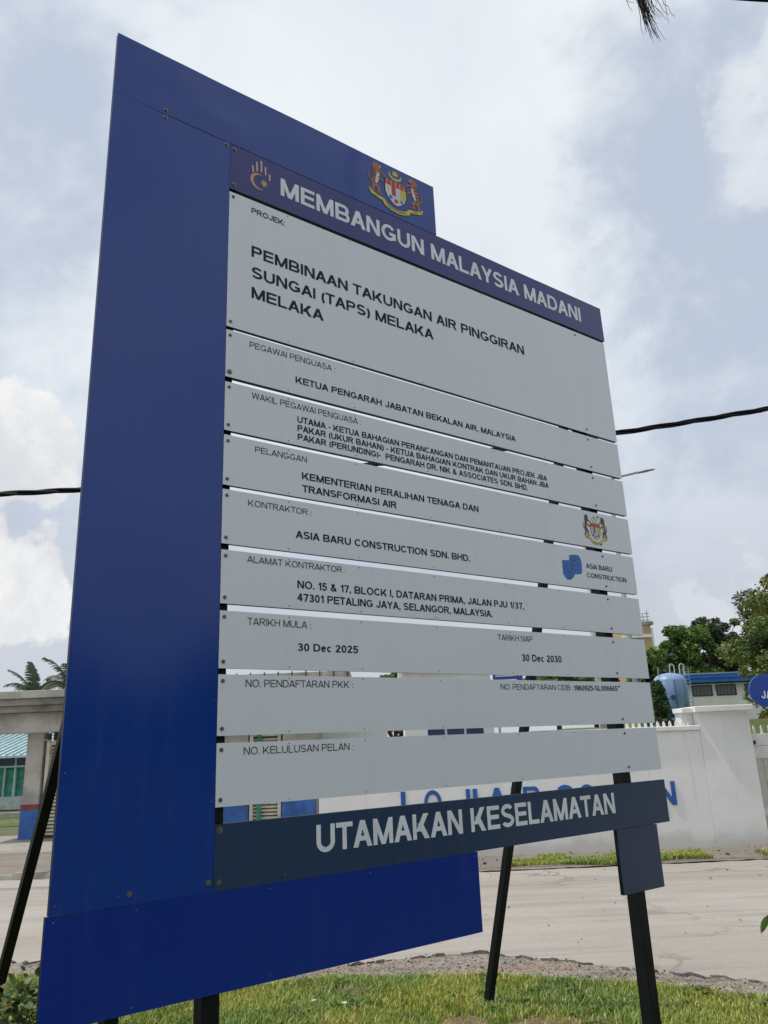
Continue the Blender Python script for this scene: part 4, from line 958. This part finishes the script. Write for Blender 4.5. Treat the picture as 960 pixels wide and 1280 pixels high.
# foreground shrub at the lower left
sh = thing('garden_shrub', 'leafy green shrub with reddish new leaves at the foot of the left brace', 'shrub', (-1.98, 3.75, 0))
r = random.Random(9); cc, rs = [], []
for _ in range(70):
    a = r.uniform(0, 6.283); q = r.uniform(0, 1)**.5; cc.append((.46*q*math.cos(a), .40*q*math.sin(a), r.uniform(.12, .86)*(1-.28*q*q))); rs.append(r.uniform(.06, .12))
mb = MB()
for c in cc[::2]: mb.tube([(c[0]*.15, c[1]*.15, -.05), (c[0]*.6, c[1]*.6, c[2]*.55), c], [.009, .006, .003], 5)
mb.build('stems', M['bark'], sh)
def big_leaves(name, cc, rs, n, size, mats, weights, seed, parent):
    """rounder leaves of eight faces with a folded midrib, for plants close by"""
    r = np.random.default_rng(seed); V = []; Fc = []; mi = []
    prof = [(0, 0), (.22, .30), (.5, .40), (.78, .28), (1, 0)]
    for _ in range(n):
        k = r.integers(0, len(cc)); d = r.normal(size=3); d /= np.linalg.norm(d)
        P = np.array(cc[k])+d*rs[k]*r.uniform(.4, 1.1); a = d+r.normal(size=3)*.5+np.array([0, 0, .25]); a /= np.linalg.norm(a)
        b = np.cross(a, [0, 0, 1]+r.normal(size=3)*.35); b /= np.linalg.norm(b)+1e-6; c = np.cross(b, a)
        s = size*r.uniform(.6, 1.25); base = len(V)
        for t, w in prof:
            m = P+a*s*t-c*s*.22*t*t
            V += [m+b*s*w+c*s*w*.35, m, m-b*s*w+c*s*w*.35]
        for i in range(4):
            q = base+i*3; Fc += [(q, q+1, q+4, q+3), (q+1, q+2, q+5, q+4)]
        mm = r.choice(len(mats), p=weights); mi += [mm]*8
    return from_arrays(name, V, Fc, mats, mi, parent, smooth=True)
big_leaves('leaves', cc, rs, 3300, .042, [M['leafA'], M['leafB'], M['leafY'], M['leafR'], M['leafC']], (.18, .40, .08, .04, .30), 7, sh)['kind'] = 'stuff'

# slim sapling at the right edge, one leaf tip in view
sp = thing('sapling', 'slim sapling whose single leaf tip pokes in at the right edge', 'sapling', (1.42, 3.02, 0))
MB().tube([(0, 0, -.05), (.02, .01, .6), (-.01, 0, 1.15)], [.008, .006, .003], 6).build('stem', M['bark'], sp)
def one_leaf(par, base, tip, w, mat):
    b0, t0 = Vector(base), Vector(tip); a = t0-b0; s = a.cross(Vector((0, 1, .2))).normalized()*w; nn = s.cross(a).normalized()*w*.3
    vs, fs = [], []
    for t, k in [(0, .05), (.25, .8), (.5, 1), (.75, .7), (1, 0.02)]:
        m_ = b0+a*t; vs += [m_+s*k+nn*k, m_, m_-s*k+nn*k]
    for i in range(4): q = i*3; fs += [(q, q+1, q+4, q+3), (q+1, q+2, q+5, q+4)]
    from_arrays('leaf', vs, fs, mat, parent=par, smooth=True)
one_leaf(sp, (-.115, 0, 1.065), (-.155, 0, 1.005), .013, M['leafA'])
MB().tube([(-.01, 0, 1.13), (-.07, 0, 1.10), (-.115, 0, 1.065)], .002, 5).build('stalk', M['leafB'], sp)
for i in range(7):
    a = i*2.4+4.6; z = .5+i*.09
    one_leaf(sp, (.03*math.cos(a)+.01, .03*math.sin(a), z), (.03+.10*abs(math.cos(a)), .11*math.sin(a), z-.03), .02, M['leafA'])

# dark hanging needles from a branch above the frame
tw = thing('hanging_twig', 'dark drooping tuft of needles hanging in at the top edge', 'twig', (1.42, 3.0, 5.34))
MB().tube([(-.5, .5, .9), (-.15, .15, .35), (0, 0, .05)], [.02, .012, .007], 6).build('branch', M['twig'], tw)
r = random.Random(4); mb = MB()
for i in range(64):
    x = r.gauss(0, .014) if i < 46 else r.uniform(-.12, .16); L = (r.uniform(.14, .36) if i < 46 else r.uniform(.09, .20)); z0 = .02
    dx = r.gauss(.03, .018); p = [(x*.25, 0, z0+.03)]
    for k in range(1, 6): t = k/5; p.append((x+dx*t*t*1.2+r.uniform(-.002, .002), r.uniform(-.01, .01)+x*.3, z0-L*t))
    mb.tube(p, [.0022, .002, .0018, .0016, .0013, .0008], 4)
mb.build('needles', M['twig'], tw)['kind'] = 'stuff'

# ================================================================== OVERHEAD CABLES, LAMP, POLE
def cable(pts, r0, rs_, label, turns, strands=3):
    t = thing('overhead_cable', label, 'cable', pts[0])
    o0 = Vector(pts[0]); xs = [p[0] for p in pts]
    P = []; N = 260
    c = np.polyfit([p[0] for p in pts], [p[2] for p in pts], 2); cy = np.polyfit([p[0] for p in pts], [p[1] for p in pts], 1)
    X_ = np.linspace(min(xs), max(xs), N)
    for s in range(strands):
        q = [Vector((x, np.polyval(cy, x)+r0*math.cos(x*turns+s*6.283/strands), np.polyval(c, x)+r0*math.sin(x*turns+s*6.283/strands)))-o0 for x in X_]
        MB().tube(q, rs_, 6).build('strand', M['cable'], t, smooth=True)
cable([(-26, 11, 7.6), (-5.85, 11, 5.70), (-4.62, 11, 5.67), (0.0, 11, 5.62), (3.65, 11, 6.10), (6.03, 11, 6.42), (26, 11, 11.5)], .026, .022, 'thick twisted black cable running behind the signboard across the sky', 3.4)
cable([(-8, 9, 15.5), (6.02, 9, 12.35), (6.2, 9, 12.33), (20, 9, 11.6)], .012, .016, 'thin black cable crossing the top right corner of the sky', 2.0, 2)
lp = thing('street_lamp', 'tall thin street lamp with its head showing right of the signboard', 'street lamp', (4.98, 16, 0))
MB().tube([(0, 0, -.2), (0, 0, 3.5), (0, 0, 6.95), (.05, 0, 7.08), (.35, 0, 7.14), (.66, 0, 7.20)], [.075, .06, .045, .032, .026, .024], 8).build('pole', M['steel'], lp, smooth=True)
mb = MB(); hd = []
for t, w, h_ in [(0, .03, .02), (.12, .05, .03), (.45, .08, .035), (.9, .05, .02), (1, .01, .01)]:
    x = .62+.44*t; z = 7.19+.075*t
    hd.append([(x, -w, z), (x, 0, z-h_), (x, w, z), (x, 0, z+h_)])
vs = [p for rr_ in hd for p in rr_]; fs = [(i*4+k, i*4+(k+1) % 4, (i+1)*4+(k+1) % 4, (i+1)*4+k) for i in range(4) for k in range(4)]+[(3, 2, 1, 0), (16, 17, 18, 19)]
mb.quad_ring(vs, fs).build('lamp_head', M['steel'], lp, bevel=.005)
up_ = thing('utility_pole', 'grey concrete utility pole glimpsed through the plank gaps', 'pole', (5.85, 22, 0))
MB().tube([(0, 0, -.2), (0, 0, 7.0)], [.13, .10], 10).build('pole', M['concrete'], up_, smooth=True)
MB().box(-.5, .5, -.12, -.04, 6.55, 6.65).build('cross_arm', M['steel'], up_)

# ================================================================== BACKGROUND BUILDINGS AND TANK
tk = thing('water_tank', 'upright blue steel tank with domed top on short legs', 'tank', (10.66, 30, 1.95))
def lathe(prof, n=28, mi=0):
    mb = MB(); vs = []
    for r_, z in prof: vs += [(r_*math.cos(6.283*k/n), r_*math.sin(6.283*k/n), z) for k in range(n)]
    fs = [(i*n+k, i*n+(k+1) % n, (i+1)*n+(k+1) % n, (i+1)*n+k) for i in range(len(prof)-1) for k in range(n)]
    return mb.quad_ring(vs, fs)
lathe([(.0, .22), (.30, .26), (.50, .36), (.58, .48)]).build('tank_bottom', M['tank_dk'], tk, smooth=True)
lathe([(.585, .48), (.60, .50), (.60, 1.60), (.59, 1.62)]).build('tank_shell', M['tank'], tk, smooth=True)
lathe([(.59, 1.62), (.55, 1.71), (.43, 1.80), (.25, 1.86), (0.01, 1.89)]).build('tank_dome', M['tank'], tk, smooth=True)
for a in (45, 135, 225, 315):
    x, y = .44*math.cos(R(a)), .44*math.sin(R(a)); MB().box(x-.05, x+.05, y-.05, y+.05, -.15, .5).build('leg', M['tank_dk'], tk)
for x in (-.03, .34):
    MB().tube([(x, -.25, 1.80), (x, -.27, 2.12), (x+.05, -.27, 2.19), (x+.12, -.27, 2.19), (x+.17, -.27, 2.12), (x+.17, -.25, 1.78)], .016, 6).build('guard_rail', M['gate_white'], tk)
lad = MB()
for x in (.38, .58): lad.tube([(x, -.52, -.1), (x, -.50, 2.0)], .016, 6)
for k in range(14): lad.tube([(.38, -.51, .05+k*.14), (.58, -.51, .05+k*.14)], .010, 5)
lad.build('ladder', M['tank'], tk)
MB().tube([(-.2, -.585, .95), (-.2, -.72, .95)], .09, 12).build('manhole', M['tank_dk'], tk); MB().tube([(-.46, -.2, 1.7), (-.46, -.2, 2.05)], .02, 6).build('vent_pipe', M['steel'], tk)
MB().tube([(-.06, -.64, .3), (-.06, -.64, 1.6)], .018, 6).build('pipe', M['tank_dk'], tk)

bb = thing('blue_roofed_building', 'low white pump building with a blue roof edge and two louvred windows', 'building', (0, 34, 1.9))
B('wall', M['coping'], bb, 12.55, 19, 0, 4, 0, 1.70)
B('side_panel', M['tank_dk'], bb, 12.2, 12.54, -.1, 3.6, 0, 1.62)
rf = MB().box(12.1, 19.3, -.55, 4.5, 1.74, 1.96).build('roof', M['roof_blue'], bb)
B('fascia', M['roof_blue'], rf, 12.05, 19.35, -.62, -.552, 1.90, 2.10)
B('gutter', M['tank'], rf, 12.05, 19.35, -.66, -.622, 2.06, 2.12)
for x in (13.02, 14.05, 15.3, 16.5):
    w_ = MB().box(x-.03, x+.83, -.03, -.001, 1.18, 1.22).box(x-.03, x+.83, -.03, -.001, 1.60, 1.64).box(x-.03, x, -.03, -.001, 1.22, 1.60).box(x+.80, x+.83, -.03, -.001, 1.22, 1.60).build('window', M['dark'], bb)
    B('pane', M['glass'], w_, x, x+.80, -.012, -.002, 1.22, 1.60)
    for k in range(5): B('louvre', M['concrete'], w_, x+.06+k*.15, x+.075+k*.15, -.028, -.013, 1.22, 1.60)

tt = thing('tan_tower', 'tall tan tower block with antennas on its top corner', 'tower', (0, 60, 0))
B('wall', M['tan'], tt, 18.2, 20.42, 0, 6, 0, 9.72)
B('wall', M['wall_white'], tt, 20.421, 20.62, .1, 5.9, 0, 9.5)['label'] = 'white edge strip of the tower'
B('parapet', M['concrete_dk'], tt, 19.2, 20.66, -.1, 6.1, 9.722, 9.98)
B('band', M['concrete_dk'], tt, 18.15, 20.66, -.12, -.001, 6.32, 6.46)
B('band', M['coping'], tt, 18.15, 20.4, -.10, -.001, 8.75, 8.98)['label'] = 'pale band near the top'
for i, (x, h_) in enumerate([(19.45, 1.3), (19.75, 1.05), (20.05, .75), (20.38, .95)]):
    a = MB().tube([(x, .3, 9.98), (x, .3, 9.98+h_)], .03, 6)
    for k in range(int(h_/.26)): a.box(x-.16, x+.16, .26, .34, 10.1+k*.26, 10.16+k*.26)
    a.build('antenna', M['steel'], tt)

hu = thing('white_hut', 'small flat roofed white hut just behind the left end of the wall', 'hut', (0, 20.2, 0))
B('wall', M['wall_white'], hu, -1.95, -.15, 0, 2, 0, 2.30)
B('roof', M['coping'], hu, -2.05, -.05, -.15, 2.15, 2.305, 2.42, bevel=.01)
for x in (-1.55, -.7):
    w_ = B('window_frame', M['concrete_dk'], hu, x, x+.36, -.03, -.001, 1.1, 1.80); B('pane', M['glass'], w_, x+.03, x+.33, -.034, -.0305, 1.13, 1.77)
ob = thing('white_office', 'white office block with a strip of dark blue windows behind the wall', 'building', (0, 20.6, 0))
B('wall', M['wall_white'], ob, .32, 2.62, 0, 4, 0, 3.45)
B('roof', M['coping'], ob, .2, 2.74, -.2, 4.2, 3.455, 3.58, bevel=.01)
for k in range(3):
    x = .88+k*.50; w_ = B('window_frame', M['gate_white'], ob, x, x+.48, -.03, -.001, 1.25, 2.05); B('pane', M['glass_blue'], w_, x+.02, x+.46, -.036, -.0305, 1.27, 2.03)
nbd = thing('notice_board', 'blue notice board with white lines beside the white office', 'sign', (0, 19.9, 0))
B('board', M['sign_blue'], nbd, 2.60, 3.36, 0, .04, 2.85, 3.35)
for z in (2.98, 3.10, 3.20): B('printed_line', M['print_white'], nbd, 2.66, 3.20, -.004, -.001, z, z+.022)
for x in (2.68, 3.24): MB().tube([(x, .07, -.2), (x, .07, 3.3)], .03, 8).build('post', M['steel'], nbd)

car = thing('parked_car', 'white car parked behind the wall, its roof showing through a plank gap', 'car', (3.35, 16.4, 0))
prof = [(-2.1, .35), (-2.12, .80), (-1.95, 1.02), (-1.55, 1.12), (-1.15, 1.66), (-.9, 1.74), (.5, 1.76), (.75, 1.70), (1.25, 1.20), (1.95, 1.05), (2.12, .85), (2.12, .35)]
mb = MB()
for a, b, ins in ((-.82, .82, 0),): mb.prism(prof, a, b)
body = mb.build('body', M['car_paint'], car, bevel=.07)
for s in (-1, 1):
    y0, y1 = (.822, .828) if s > 0 else (-.828, -.822)
    for q in ([(-1.10, 1.18), (-.95, 1.62), (-.30, 1.66), (-.30, 1.18)], [(-.22, 1.18), (-.22, 1.66), (.46, 1.66), (.98, 1.20)]): MB().prism(q, y0, y1).build('window', M['glass'], car)
MB().quad_ring([(1.24, -.70, 1.235), (1.24, .70, 1.235), (.80, .64, 1.675), (.80, -.64, 1.675)], [(0, 1, 2, 3)]).build('windscreen', M['glass'], car)
for x in (-1.3, 1.35):
    for y in (-.84, .66):
        w_ = MB().tube([(x, y, .32), (x, y+.18, .32)], .32, 20).build('wheel', M['tyre'], car); MB().tube([(x, y-.004, .32), (x, y+.184, .32)], .19, 14).build('rim', M['steel'], w_)
for y in (-.72, .46): MB().box(2.10, 2.135, y, y+.26, .72, .86).build('headlight', M['glass'], car)
